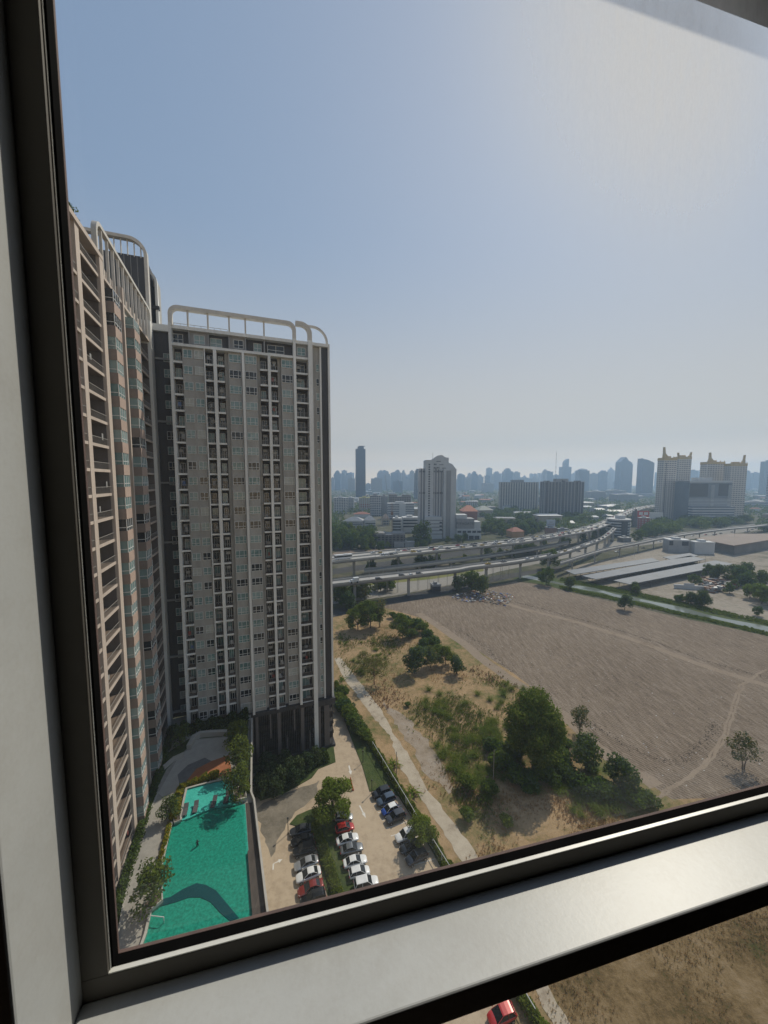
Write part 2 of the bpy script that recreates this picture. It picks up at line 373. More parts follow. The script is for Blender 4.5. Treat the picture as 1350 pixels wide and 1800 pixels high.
# storey beams below and above the top storey
mb = MB(); fb(mb, b_['L1'], b_['w4'], 85.8, 88.3, ZR - .2, ZR + .3); fb(mb, b_['w4e'], b_['w5'], 85.8, 88.3, ZR - .2, ZR + .25); mb.build('storey_beam', m_white, tw)
mb = MB()
for p, q in (('L1', 'w4'), ('w4e', 'w5'), ('w5e', 'G1')): fb(mb, b_[p], b_[q], 85.9, 106.2, 96.1, 96.75)
mb.build('parapet', m_white, tw)
mb = MB()
fb(mb, bx(412), bx(439), 86.6, 88.15, ZR + .32, 96.08); mb.build('top_storey_wall', m_grey, tw); mb = MB(); fb(mb, bx(344), bx(375), 86.6, 88.15, ZR + .32, 96.08)
mb.build('top_storey_wall', m_grey, tw)
mb = MB(); fb(mb, b_['w4e'] + .02, b_['w5'] - .02, 86.6, 88.15, ZR + .3, 96.08); mb.build('top_storey_wall', m_grey, tw)
for px in (343, 375.5, 411, 439, 471):
    mb = MB(); fb(mb, bx(px) - .12, bx(px) + .12, 86.2, 88.3, ZR + .32, 96.08); mb.build('pier', m_grey, tw)
# roof frame
sideB = Av
m_hoop = M('roof_frame_paint', (.56, .53, .48), (.42, .40, .36), .8, .6)
hb0, hb1 = bx(303.5, 86, 590), bx(517, 86, 600)
mb = MB(); rounded_hoop(mb, lambda s, z: wp(s, 86.3, z), b_['L0'] + .35, b_['w4'] + .35, 96.5, 100.2, 1.4, 1.2, .7, sideB); mb.build('roof_frame', m_hoop, tw)
mb = MB(); rounded_hoop(mb, lambda s, z: wp(s, 86.3, z), b_['w4e'] + .1, b_['w5e'] - .45, 96.5, 100.4, 2.0, 1.1, .9, sideB, left=False); mb.build('roof_frame', m_hoop, tw)
mb = MB(); rounded_hoop(mb, lambda s, z: wp(s, 88.3, z), b_['w5'], b_['G2'] - .2, 96.5, 101.0, 3.3, .6, .42, sideB, left=False, n=10); mb.build('roof_frame', m_hoop, tw)
for px in (342, 376, 412, 439.5, 471):
    mb = MB(); fb(mb, bx(px) - .16, bx(px) + .16, 86.05, 86.55, 96.7, 99.95); mb.build('frame_post', m_hoop, tw)
mb = MB()
for k in range(9): mb.tube(wp(bx(316) + k * 1.25, 87, 96.7), wp(bx(316) + k * 1.25, 87, 97.5), .04)
mb.tube(wp(bx(316), 87, 97.5), wp(bx(316) + 10, 87, 97.5), .05); mb.build('roof_rail', m_rail, tw)
mb = MB(); fb(mb, bx(505), bx(514), 92, 95, 96.75, 98); mb.build('plant_housing', m_grey, tw); mb = MB(); fb(mb, bx(420), bx(440), 95, 100, 96.75, 98.3); mb.build('plant_housing', m_grey, tw)
# windows: frame + pane, mullions as drawn
def win_geo(fr, pn, T, s0, s1, z0, z1, d, muls, rail=.42, t=.09, gi=0):
    """T(s, depth, z); frame proud, pane behind"""
    for z_a, z_b in ((z0, z0 + t), (z1 - t, z1), (z0 + (z1 - z0) * rail - t / 2, z0 + (z1 - z0) * rail + t / 2)):
        fr.box(s0, s1, d - .05, d + .04, z_a, z_b, 0, T)
    for s in [s0] + muls + [s1]:
        fr.box(s - t / 2, s + t / 2, d - .055, d + .045, z0 + .001, z1 - .001, 0, T)
    pn.add([T(s0, d, z0), T(s1, d, z0), T(s1, d, z1), T(s0, d, z1)], [(0, 1, 2, 3)], gi)
def rgi(): return random.choices([0, 1, 2, 3], [3, 4, 4, 1.4])[0]
def add_windows(root, items, T, cap=100):
    def fn(lst, rest):
        fr, pn = MB(), MB()
        for (s0, s1, z0, z1, d, muls, rail) in lst: win_geo(fr, pn, T, s0, s1, z0, z1, d, muls, rail, gi=rgi())
        f = fr.build('window', m_frame, root)
        g = pn.build('pane', m_gl, f if not rest else f)
        if rest: f['kind'] = 'stuff'
    limit_parts(root, 'window', items, fn, cap)
its = []
for k in range(NF):
    z = ZD + k * FH; zc = z + .92; zt = z + 2.6
    s0, s1 = b_['A0'] + .25, b_['A1'] - .2; m_ = (s0 + s1) / 2
    its.append((z, (s0, m_ - .25, zc, zt, 86.3, [s0 + (m_ - .25 - s0) * .5], .33)))
    its.append((z, (m_ + .25, s1, zc, zt, 86.3, [m_ + .25 + (s1 - m_ - .25) * .5], .33)))
    for p, q in (('B1', 'B1e'), ('w2e', 'B2e'), ('r3', 'Ce')):
        s0, s1 = b_[p] + .15, b_[q] - .12; d_ = s1 - s0
        its.append((z, (s0, s1, zc, zt, 86.3, [s0 + d_ * .33, s0 + d_ * .75], .33)))
    its.append((z, (b_['E1'] - .75, b_['E1'] - .1, z + .9, z + 2.6, 86.85, [], .33)))
for px0, px1, d in ((351, 369, 86.55), (419, 435, 86.55), (527.5, 541, 86.55), (314, 331, 87.25), (378, 398, 87.25), (453, 466, 87.25), (477, 505, 87.25)):
    s0, s1 = bx(px0), bx(px1); its.append((62, (s0, s1, ZR + .75, ZR + 2.5, d, [(s0 + s1) / 2], .4)))
add_windows(tw, its, wp)
# balconies: slab edge + railing + door
m_laundry = [M('laundry_white', (.30, .30, .29)), M('laundry_red', (.25, .07, .06)), M('laundry_blue', (.08, .13, .26))]
m_slab = M('balcony_floor', (.17, .125, .095), (.12, .088, .068), 1, .8)
m_ac = M('air_conditioner_casing', (.34, .335, .31), (.27, .265, .245), 3, .6)
def add_balconies(root, items, T, cap, edge_m, depth=1.7, door=True):
    def fn(lst, rest):
        sb, rl, dr, ac = MB(), MB(), MB(), MB()
        for (s0, s1, z, d) in lst:
            sb.box(s0, s1, d, d + .16, z - .22, z + .16, 0, T); sb.box(s0, s1, d + .161, d + depth + .3, z - .2, z + .13, 1, T)
            n = max(3, int((s1 - s0) / .35))
            rl.box(s0, s1, d + .05, d + .09, z + 1.0, z + 1.06, 0, T)
            for i in range(n + 1):
                s = s0 + .03 + (s1 - s0 - .06) * i / n; rl.box(s - .013, s + .013, d + .055, d + .085, z + .15, z + 1.0, 0, T)
            w_ = (s1 - s0); q0 = s0 + w_ * random.uniform(.08, .25); q1 = min(s1 - .1, q0 + min(1.7, w_ * .62))
            dd = d + depth + .02
            for sa, sb_ in ((q0 - .04, q0 + .04), (q1 - .04, q1 + .04), ((q0 + q1) / 2 - .03, (q0 + q1) / 2 + .03)): dr.box(sa, sb_, dd - .04, dd + .02, z + .15, z + 2.3, 0, T)
            dr.box(q0, q1, dd - .045, dd + .02, z + 2.24, z + 2.32, 0, T)
            dr.add([T(q0, dd, z + .15), T(q1, dd, z + .15), T(q1, dd, z + 2.25), T(q0, dd, z + 2.25)], [(0, 1, 2, 3)], 1 + random.choice((0, 0, 0, 0, 1, 2)))
            if random.random() < .75:
                h = random.choice((0.16, 1.3, 1.75)); s = random.uniform(s0 + .1, s1 - .95)
                ac.box(s, s + .8, d + depth - .45, d + depth - .1, z + h, z + h + .58, 0, T)
            if random.random() < .22:
                s = random.uniform(s0 + .1, s1 - .7); hh = random.uniform(.5, 1.0)
                ac.box(s, s + random.uniform(.3, .6), d + .35, d + .39, z + 1.75 - hh, z + 1.75, random.choice((1, 1, 1, 1, 1, 1, 2, 3)), T)
        o = sb.build('balcony', [edge_m, m_slab], root)
        if rest: o['kind'] = 'stuff'
        rl.build('railing', m_rail, o); dr.build('sliding_door', [m_frame] + m_gl, o)
        if ac.v: ac.build('air_conditioner', [m_ac] + m_laundry, o)
    limit_parts(root, 'balcony', items, fn, cap)
its = []
for k in range(NF):
    z = ZD + k * FH
    for p, q in (('L1', 'A0'), ('A1', 'w1'), ('w1e', 'k3e'), ('r2', 'w3'), ('w3e', 'k5e'), ('w4e', 'w5')):
        its.append((z, (b_[p], b_[q], z, 86.15)))
add_balconies(tw, its, wp, 100, m_white)
for p in ('A1',):
    mb = MB(); fb(mb, b_[p] + .02, b_[p] + .22, 85.9, 86.3, ZD, ZR - .2); mb.build('downpipe', m_white, tw)
# parking podium under the right half
PL = bx(441, 86, 1260)
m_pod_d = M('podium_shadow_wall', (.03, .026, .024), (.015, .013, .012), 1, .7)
m_fin = M('podium_fin', (.10, .085, .075), (.06, .052, .046), 1, .6)
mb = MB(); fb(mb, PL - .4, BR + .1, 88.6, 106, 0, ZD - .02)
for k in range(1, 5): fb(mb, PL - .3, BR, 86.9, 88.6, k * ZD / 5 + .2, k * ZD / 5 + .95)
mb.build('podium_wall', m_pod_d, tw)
mb = MB(); fb(mb, PL - .5, b_['w5'], 85.7, 88.6, ZD - .9, ZD); fb(mb, b_['w5e'], BR + .25, 85.6, 107, ZD - 1.5, ZD); fb(mb, PL - .3, b_['w5'], 85.75, 88.6, .1, .75); fb(mb, b_['w5e'], BR + .2, 85.75, 88.6, .1, .6)
mb.build('podium_fascia', m_dark, tw)
mb = MB(); s = PL
while s < BR - .1:
    if not (b_['w5'] - .2 < s < b_['w5e'] + .2): fb(mb, s, s + .07, 86.0, 86.4, .76, ZD - .91)
    s += .42
mb.build('podium_fin', m_fin, tw)
for px, z0, z1, wd in ((443, 0, 1, .7), (452, 0, 1, .6), (491, 0, 1, .8), (532, 0, 1, .8), (476, .45, 1, .35), (463, 0, .3, .35), (505, 0, .42, .35), (518, .5, 1, .35), (545, 0, .42, .35), (561, 0, 1, .9), (575, 0, 1, 1.3)):
    s = bx(px, 86, 1280); mb = MB(); fb(mb, s - wd / 2, s + wd / 2, 85.85, 86.9, .05 + z0 * ZD, z1 * (ZD - .95)); mb.build('podium_column', m_brown_d, tw)
# ---- dark link between the towers ---------------------------------------------------
lk = thing('link_block', 'charcoal recessed stair block joining the shaded tower and the sunlit tower', 'building', wp(-16, 92, 0), TH)
mb = MB(); fb(mb, -18.4, BL + .05, 90.6, 104, ZD - .1, 96.6); mb.build('wall', m_dark, lk)
mb = MB(); fb(mb, -18.3, BL - .02, 89.9, 104.2, 96.65, 98); mb.build('parapet', m_white, lk)
for k in range(0, NF, 4):
    mb = MB(); fb(mb, -18.2, BL - .02, 90.2, 90.58, ZD + FH * k + 1.2, ZD + FH * k + 1.6); mb.build('band', m_grey, lk)
its = []
for k in range(NF): z = ZD + k * FH; its.append((z, (BL - 1.9, BL - .5, z + .9, z + 2.6, 90.55, [BL - 1.2], .35)))
add_windows(lk, its, wp)

# ---- sunlit tower on the left, seen along its face -----------------------------------
lt = thing('apartment_tower', 'cream and rose sunlit apartment tower beside the pool, its balconies seen edge on', 'apartment tower', wp(-20, 55, 0), TH)
BF = -18.0
def la(s, d, z): return wp(BF - d, s, z)       # s along the face, d depth into the building
def lb(mb, s0, s1, d0, d1, z0, z1, mi=0): return mb.box(s0, s1, d0, d1, z0, z1, mi, la)
a0 = {k: ax(v) for k, v in dict(p0=159, p1=165.5, k1=194.4, w1=195, w1e=200.6, s1=206.8, y0=209.5, y1=229.3, w2=229.6, w2e=231.5, c1=236.8, s2=241.8, y2=244, y3=259, c2=262.2, k3=273.2, w3=273.5, w3e=278.2).items()}
END = a0['w3e']
near = []                                        # the same rhythm carried on towards the camera, behind the window frame
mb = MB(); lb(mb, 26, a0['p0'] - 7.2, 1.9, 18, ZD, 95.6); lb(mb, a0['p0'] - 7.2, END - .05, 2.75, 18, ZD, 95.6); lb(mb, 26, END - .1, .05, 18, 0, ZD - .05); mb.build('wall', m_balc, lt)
mb = MB()
lb(mb, a0['w1e'], a0['y0'] + .02, .25, 2.74, ZD, ZR + .4); lb(mb, a0['w2e'] - .01, a0['s2'] + .6, .2, 2.74, ZD, ZR + .4)
lb(mb, a0['y3'] - .6, a0['c2'], .2, 2.74, ZD, ZR + .4)
lb(mb, 26, a0['p0'] - 7.2, .2, 1.85, ZD, 95.5)
mb.build('cream_wall', m_cream, lt)
for p, q, d in (('p0', 'p1', -.1), ('w1', 'w1e', -.25), ('w2', 'w2e', -.35), ('w3', 'w3e', -.45)):
    mb = MB(); lb(mb, a0[p], a0[q], d, 2.8, ZD - .2, 95.9 if p != 'w3' else 97.6); mb.build('pilaster', m_cream if p != 'w3' else m_white, lt)
mb = MB(); lb(mb, a0['p0'] - 7.2, a0['p0'] - 6.4, -.1, 2.8, ZD, 95.9); mb.build('pilaster', m_cream, lt)
mb = MB(); lb(mb, 26, a0['w1e'], -.3, 2.2, 95.55, 96.15); lb(mb, a0['w1e'], END, -.2, 2.2, ZR + .42, ZR + .85); mb.build('roof_beam', m_cream, lt)
its = [(ZD + k * FH, (a0['p1'], a0['k1'], ZD + k * FH, -.05)) for k in range(NF + 1)] + [(ZD + k * FH, (a0['c2'], a0['k3'], ZD + k * FH, .1)) for k in range(NF)] + [(ZD + k * FH, (a0['p0'] - 6.4, a0['p0'], ZD + k * FH, -.05)) for k in range(NF)]
add_balconies(lt, its, la, 90, m_cream, 2.6)
its = []
for k in range(NF):
    z = ZD + k * FH
    its.append((z, (a0['w1e'] + .25, a0['s1'] + .1, z + .35, z + 2.75, .2, [], .02)))
    its.append((z, (a0['w2e'] + .15, a0['c1'] - .1, z + .9, z + 2.5, .15, [(a0['w2e'] + a0['c1']) / 2], .35)))
    its.append((z, (a0['c1'] + .4, a0['s2'] + .1, z + .3, z + 2.75, .15, [], .02)))
    its.append((z, (a0['y3'] + .1, a0['c2'] - .3, z + .9, z + 2.5, .15, [], .35)))
add_windows(lt, its, la)
for p in ('k1', 'k3'):
    mb = MB(); lb(mb, a0[p] - .06, a0[p], .12, 2.74, ZD, 95.5 if p == 'k1' else ZR); mb.build('balcony_side_wall', m_brown_d, lt)
# projecting bays, one part per floor: rose spandrel, grey flank, corner glazing
def bays(y0, y1, pm, prj):
    for k in range(NF):
        z = ZD + k * FH
        mb = MB(); lb(mb, y0, y1, -prj, 1.8, z - .55, z + .95); lb(mb, y0 + .06, y1 - .05, -prj + .08, 1.8, z + .95, z + FH - .55, 1)
        # glazing of front and near flank
        o = mb.build('bay_window', [pm, m_gl[random.choice((1, 2, 2, 1, 0))]], lt)
        f = MB(); t = .05
        for s in (y0 + .04, y0 + (y1 - y0) * .36, y0 + (y1 - y0) * .68, y1 - .06): lb(f, s - t, s + t, -prj + .03, -prj + .12, z + .951, z + FH - .551)
        lb(f, y0 + .1, y1 - .1, -prj + .035, -prj + .11, z + 1.4, z + 1.5)
        lb(f, y0 + .02, y0 + .1, -prj + .13, 1.0, z + 1.4, z + 1.5); lb(f, y0 + .022, y0 + .098, .3, .4, z + .951, z + FH - .551)
        f.build('frame', m_frame, o)
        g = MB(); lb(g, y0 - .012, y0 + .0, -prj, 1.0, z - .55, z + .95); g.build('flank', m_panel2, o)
def axp(px, p): return ax(px, BF + p)
bays(axp(219, 1.1), axp(229.3, 1.1), m_panel, 1.1)
bays(axp(251, 1.1), axp(259.5, 1.1), m_panel, 1.1)
# cut back roof frame, roof hedge
mb = MB(); rounded_hoop(mb, lambda s, z: la(s, .1, z), ax(168.5, BF, 430) , END - .3, 95.9, 100.2, 1.6, .6, .5, Bv); mb.build('roof_frame', m_hoop, lt)
s = ax(168.5, BF, 430) + 2.2
while s < END - 1.5:
    mb = MB(); lb(mb, s - .1, s + .1, -.1, .25, 93.8, 100.0); mb.build('frame_post', m_hoop, lt); s += 2.35
mb = MB(); lb(mb, 26, END, .9, 1.2, 95.6, 96.6); mb.build('parapet', m_cream, lt)
# ---- lift tower behind ------------------------------------------------------------
st = thing('lift_tower', 'tall charcoal lift tower with a barred rounded crown rising behind the sunlit tower', 'tower', wp(-26, 99, 0), TH)
ST_A = 92.5; sR = bx(257.5, ST_A, 470); sTop = HT(233, 420, 1) ; r_ = ray(233, 420); t_ = ST_A / r_.dot(Av); zTop = H + r_.z * t_
r_ = ray(225, 447); zRoof = H + r_.z * ST_A / r_.dot(Av)
mb = MB(); fb(mb, -40, sR - .15, ST_A, ST_A + 9, 60, zRoof); mb.build('wall', m_dark, st)
mb = MB(); rounded_hoop(mb, lambda s, z: wp(s, ST_A + .1, z), -40, sR, 60, zTop, 3.0, 1.2, .6, Av, n=10); mb.build('crown_frame', m_hoop, st)
s = sR - .9
while s > -39:
    mb = MB(); fb(mb, s - .08, s + .08, ST_A - .05, ST_A + .3, zRoof - .3, zTop - (.35 if s < sR - 3 else 1.2 - (sR - s) * .25)); mb.build('crown_bar', m_hoop, st); s -= 1.15
mb = MB(); s = sR - 1.6
while s > -39: fb(mb, s - .04, s + .04, ST_A - .06, ST_A, 60, zRoof); s -= 1.15
mb.build('cladding_rib', m_grey, st)
s2 = bx(275.5, 97, 520); r_ = ray(268, 478); z2 = H + r_.z * 97 / r_.dot(Av)
mb = MB(); fb(mb, sR + .2, s2 - .3, 97.2, 103, 60, z2 - .6); mb.build('stair_wall', m_brown, st)
mb = MB(); rounded_hoop(mb, lambda s, z: wp(s, 97, z), sR - .5, s2, 60, z2, 2.2, .8, .5, Av, left=False, n=8); mb.build('stair_frame', m_white, st)
mb = MB(); fb(mb, (sR + s2) / 2 - .5, (sR + s2) / 2 + .5, 97.05, 97.25, 97, z2 - 3); mb.build('stair_window', m_gl[0], st)
mb = MB(); fb(mb, (sR + s2) / 2 - .7, (sR + s2) / 2 + .9, 96.2, 97.2, z2 - 8, z2 - 7.3); mb.build('stair_hood', m_fdark, st)
# ================================================================== ground, lots, roads
def sheet(name, pts, z, mat, z0=None, kind='structure'):
    """pts in world xy; a sheet, or a slab when z0 is given"""
    mb = MB()
    if z0 is None: mb.add([(p[0], p[1], z) for p in pts], [tuple(range(len(pts)))])
    else: mb.prism([(p[0], p[1]) for p in pts], z0, z)
    o = mb.build(name, mat)
    if kind: o['kind'] = kind
    # face up
    me = o.data
    if z0 is None and me.polygons[0].normal.z < 0: me.flip_normals()
    return o
def PX(z, *px): return [P(x, y, z) for x, y in px]
def soil(name, stops, sc1, sc2, bm=.5, extra=None):
    m, nt, bs = new_mat(name)
    n1 = noise(nt, sc1, 6, .65); n2 = noise(nt, sc2, 8, .75)
    f = math_(nt, 'ADD', math_(nt, 'MULTIPLY', n1, .55), math_(nt, 'MULTIPLY', n2, .45))
    col = ramp(nt, f, stops)
    if extra: col = extra(nt, col)
    nt.links.new(col, bs.inputs['Base Color']); bs.inputs['Roughness'].default_value = .95; bs.inputs['Specular IOR Level'].default_value = .1
    bump(nt, bs, n2, bm, .25); return m
m_city = soil('city_ground', [(.35, (.045, .055, .028)), (.48, (.075, .078, .045)), (.56, (.15, .135, .105)), (.66, (.05, .062, .028))], .006, .05)
m_dry = soil('dry_grass_ground', [(.38, (.095, .11, .036)), (.44, (.18, .15, .068)), (.50, (.28, .195, .105)), (.57, (.36, .25, .142)), (.64, (.18, .12, .066))], .045, .45, .8)
def furrow(nt, col):
    tc = N(nt, 'ShaderNodeTexCoord'); mp = N(nt, 'ShaderNodeMapping'); mp.inputs['Rotation'].default_value = (0, 0, FURROW); mp.inputs['Scale'].default_value = (1.1, .16, 1)
    nt.links.new(tc.outputs['Object'], mp.inputs[0]); ns = N(nt, 'ShaderNodeTexNoise'); ns.inputs['Scale'].default_value = 1.0; ns.inputs['Detail'].default_value = 7; ns.inputs['Roughness'].default_value = .72
    nt.links.new(mp.outputs[0], ns.inputs[0]); col = mixc(nt, .6, col, ramp(nt, ns.outputs['Fac'], [(.34, (.045, .032, .022)), (.5, (.185, .145, .107)), (.66, (.38, .315, .25))]))
    tc = N(nt, 'ShaderNodeTexCoord'); mp = N(nt, 'ShaderNodeMapping'); mp.inputs['Rotation'].default_value = (0, 0, FURROW)
    nt.links.new(tc.outputs['Object'], mp.inputs[0])
    wv = N(nt, 'ShaderNodeTexWave', wave_type='BANDS', bands_direction='X'); wv.inputs['Scale'].default_value = .42
    wv.inputs['Distortion'].default_value = 6; wv.inputs['Detail'].default_value = 4; wv.inputs['Detail Scale'].default_value = 1.6; wv.inputs['Detail Roughness'].default_value = .7
    nt.links.new(mp.outputs[0], wv.inputs[0])
    c = mixc(nt, .36, col, ramp(nt, wv.outputs['Fac'], [(.2, (.08, .06, .044)), (.8, (.31, .25, .195))]))
    v = noise(nt, 1.9, 3, .8)
    spk = N(nt, 'ShaderNodeMapRange'); spk.inputs[1].default_value = .66; spk.inputs[2].default_value = .74; nt.links.new(v, spk.inputs[0])
    return mixc(nt, math_(nt, 'MULTIPLY', spk.outputs[0], .45), c, (.42, .38, .33))
pa, pb = P(1000, 1150), P(1250, 1240); FURROW = -math.atan2(pb.y - pa.y, pb.x - pa.x) + math.pi / 2
m_field = soil('ploughed_earth', [(.40, (.11, .08, .055)), (.48, (.18, .138, .10)), (.53, (.22, .172, .127)), (.62, (.30, .243, .186))], .03, .9, 1.0, furrow)
m_track = soil('dirt_track', [(.38, (.19, .145, .105)), (.5, (.27, .215, .162)), (.62, (.23, .18, .135))], .12, .9, .6)
m_conc = soil('worn_concrete', [(.34, (.30, .235, .165)), (.5, (.42, .335, .24)), (.62, (.46, .37, .265)), (.72, (.33, .265, .19))], .10, .8, .15)
m_path = soil('broken_concrete', [(.36, (.26, .21, .155)), (.45, (.38, .325, .25)), (.6, (.45, .39, .305)), (.72, (.34, .285, .215))], .2, .7, .3)
m_asph = soil('asphalt', [(.35, (.05, .05, .05)), (.65, (.085, .083, .08))], .1, 1.5, .2)
m_road = soil('pale_road', [(.35, (.22, .205, .18)), (.65, (.30, .28, .25))], .03, .5, .2)
m_lawn = soil('lawn', [(.35, (.035, .05, .018)), (.5, (.06, .085, .028)), (.66, (.11, .11, .05))], .3, 1.4, .8)
m_weed = soil('green_verge', [(.35, (.10, .12, .04)), (.6, (.20, .19, .07))], .06, .6, .6)
structure(sheet('ground', [(-5150, -300), (5150, -300), (5150, 4550), (-5150, 4550)], 0, m_city))
lot = [Vector((-30, 20, 0))] + PX(0, (585, 1110), (585, 1085), (680, 1062), (760, 1060), (900, 1120), (1000, 1230), (1200, 1330)) + [Vector((110, 60, 0)), Vector((110, -30, 0)), Vector((-30, -30, 0))]
sheet('dry_grass_lot', lot, .006, m_dry)
m_dull = soil('dull_grass_ground', [(.38, (.07, .07, .025)), (.46, (.125, .085, .04)), (.53, (.20, .14, .07)), (.62, (.26, .19, .11))], .12, 1.1, .9)
sheet('dry_grass_lot', PX(0, (1060, 1900), (965, 1735), (890, 1615), (960, 1590), (1100, 1560), (1200, 1522), (1350, 1490), (1700, 1400)) + [Vector((110, -30, 0)), Vector((14, -30, 0))], .010, m_dull)
fld = PX(0, (668, 1066), (735, 1054), (800, 1044), (905, 1022), (960, 1029), (1000, 1041), (1095, 1062), (1200, 1087), (1350, 1117), (1560, 1160)) + [Vector((260, 60, 0)), Vector((190, 20, 0))] + PX(0, (1350, 1400), (1180, 1405), (1120, 1362), (1050, 1305), (985, 1250), (905, 1185), (850, 1150), (800, 1120), (740, 1086))
sheet('field', fld, .012, m_field)
def strip(name, mids, wd, z, mat):
    pts = [Vector(p) for p in mids]; L_, R_ = [], []
    for i, p in enumerate(pts):
        t = (pts[min(i + 1, len(pts) - 1)] - pts[max(i - 1, 0)]).normalized(); n = Vector((-t.y, t.x, 0))
        w_ = wd[i] if isinstance(wd, (list, tuple)) else wd
        L_.append(p + n * w_ / 2); R_.append(p - n * w_ / 2)
    mb = MB()
    for i in range(len(pts) - 1): mb.quad((*R_[i].xy, z), (*R_[i + 1].xy, z), (*L_[i + 1].xy, z), (*L_[i].xy, z))
    o = mb.build(name, mat); o['kind'] = 'structure'; return o
def smooth(pts, n=5):
    out = []
    for i in range(len(pts) - 1):
        p0, p1, p2, p3 = pts[max(i - 1, 0)], pts[i], pts[i + 1], pts[min(i + 2, len(pts) - 1)]
        for k in range(n):
            t = k / n
            out.append(.5 * ((2 * p1) + (p2 - p0) * t + (2 * p0 - 5 * p1 + 4 * p2 - p3) * t * t + (3 * p1 - p0 - 3 * p2 + p3) * t ** 3))
    return out + [pts[-1]]
def wob(pts, s): return [p + Vector((random.uniform(-s, s), random.uniform(-s, s), 0)) for p in pts]
strip('dirt_track', wob(smooth(PX(0, (868, 1046), (905, 1066), (1000, 1090), (1120, 1127), (1230, 1168), (1350, 1206), (1500, 1260))), .25), 3.2, .018, m_track)
rut = wob(smooth(PX(0, (1345, 1178), (1305, 1205), (1288, 1250), (1268, 1305), (1235, 1345), (1190, 1380), (1130, 1420)), 8), .22)
for k_, off in enumerate((-.9, .9)):
    strip('dirt_track', [p + Vector((off * .95, off * .3, 0)) for p in wob(rut, .12)], [.35 + .25 * abs(math.sin(i * .7 + k_)) for i in range(len(rut))], .022 + .002 * k_, m_track)
strip('dirt_track', wob(smooth(PX(0, (735, 1078), (800, 1120), (850, 1160), (900, 1195), (985, 1255), (1060, 1320), (1150, 1380))), .4), 4, .020, m_track)
# clods along the furrow edges and a scatter of stubble: one mass
def clods(name, label, paths, per, size, mat, spread):
    mb = MB()
    for pth in paths:
        pts = smooth(PX(0, *pth), 8)
        for i in range(len(pts) - 1):
            n = max(1, int((pts[i + 1] - pts[i]).length * per))
            for k in range(n):
                p = pts[i].lerp(pts[i + 1], random.random()) + Vector((random.gauss(0, spread), random.gauss(0, spread), 0))
                s = size * random.uniform(.4, 1.5); q = [Vector((random.uniform(.5, 1) * s * math.cos(t), random.uniform(.5, 1) * s * math.sin(t), 0)) for t in (0, 1.3, 2.6, 3.9, 5.1)]
                top = Vector((random.uniform(-.3, .3) * s, random.uniform(-.3, .3) * s, s * random.uniform(.4, .9)))
                b0 = [p + v for v in q]; mb.add(b0 + [p + top], [(j, (j + 1) % 5, 5) for j in range(5)])
    o = mb.build(name, mat); tag(o, label, 'clods', kind='stuff'); return o
m_clod = soil('dark_clods', [(.35, (.085, .066, .052)), (.6, (.15, .12, .096))], .5, 2, .6)
clods('earth_clods', 'dark lumps of turned earth heaped along the edge of the ploughed field', [((805, 1105), (850, 1135), (885, 1168), (905, 1182)), ((1012, 1252), (1060, 1285), (1110, 1315), (1185, 1340), (1235, 1305), (1262, 1270)), ((905, 1058), (1000, 1083), (1120, 1118), (1230, 1158), (1350, 1192)), ((1255, 1335), (1290, 1352), (1350, 1380))], 9, .17, m_clod, .6)
mb = MB(); wf = [(p.x, p.y) for p in fld]
for k in range(9000):
    x = random.uniform(5, 200); y = random.uniform(40, 260)
    if not (y * .1 < x < 1.15 * y + 40): continue
    s = random.uniform(.06, .2) * (1 + y / 260); q = [(x + s * random.uniform(.5, 1) * math.cos(t), y + s * random.uniform(.5, 1) * math.sin(t), .012) for t in (0, 1.6, 3.1, 4.7)]
    i_ = False; j_ = len(wf) - 1
    for i in range(len(wf)):
        if (wf[i][1] > y) != (wf[j_][1] > y) and x < (wf[j_][0] - wf[i][0]) * (y - wf[i][1]) / (wf[j_][1] - wf[i][1]) + wf[i][0]: i_ = not i_
        j_ = i
    if i_: mb.add(q + [(x, y, s * .4 + .012)], [(0, 1, 4), (1, 2, 4), (2, 3, 4), (3, 0, 4)], random.choice((0, 1, 2, 2)))
o = mb.build('earth_clods', [m_clod, M('pale_clod', (.22, .175, .13), (.16, .125, .09), 1, .9), M('dry_stubble', (.42, .37, .30), (.32, .27, .21), 1, .9)]); tag(o, 'small clods and dry stubble strewn over the ploughed field', 'clods', kind='stuff')
# canal, its banks
m_water = M('canal_water', (.20, .22, .195), (.13, .15, .13), .05, .1)
can = smooth(PX(0, (900, 1008), (985, 1026), (1045, 1037), (1090, 1048), (1150, 1060), (1240, 1082), (1350, 1106), (1500, 1140)))
strip('bank', can, 22, .016, m_lawn); strip('canal_water', can, [6.5 + 2 * math.sin(i * .9) for i in range(60)], .022, m_water)
# streets under the viaducts
sheet('road', PX(0, (585, 1062), (700, 1046), (800, 1026), (880, 1004), (990, 982), (1120, 960), (1350, 930), (1350, 918), (1100, 948), (985, 968), (850, 992), (720, 1008), (585, 1030)), .020, m_road)
sheet('road', PX(0, (585, 1010), (720, 990), (860, 970), (990, 950), (1060, 938), (1060, 932), (985, 943), (860, 962), (720, 981), (585, 1000)), .020, m_asph)
sheet('verge', PX(0, (640, 1030), (760, 1018), (850, 1004), (850, 998), (760, 1011), (640, 1024)), .030, m_weed)
sheet('side_road', PX(0, (585, 1085), (690, 1062), (760, 1050), (880, 1020), (985, 1000), (985, 995), (870, 1012), (760, 1036), (690, 1050), (585, 1072)), .026, m_asph)
sheet('yard', PX(0, (985, 1000), (1060, 1030), (1150, 1055), (1350, 1100), (1500, 1130), (1500, 950), (1350, 940), (1200, 955)), .014, soil('pale_yard', [(.40, (.13, .125, .085)), (.48, (.25, .215, .17)), (.55, (.32, .28, .23)), (.66, (.17, .155, .11))], .03, .3, .3))
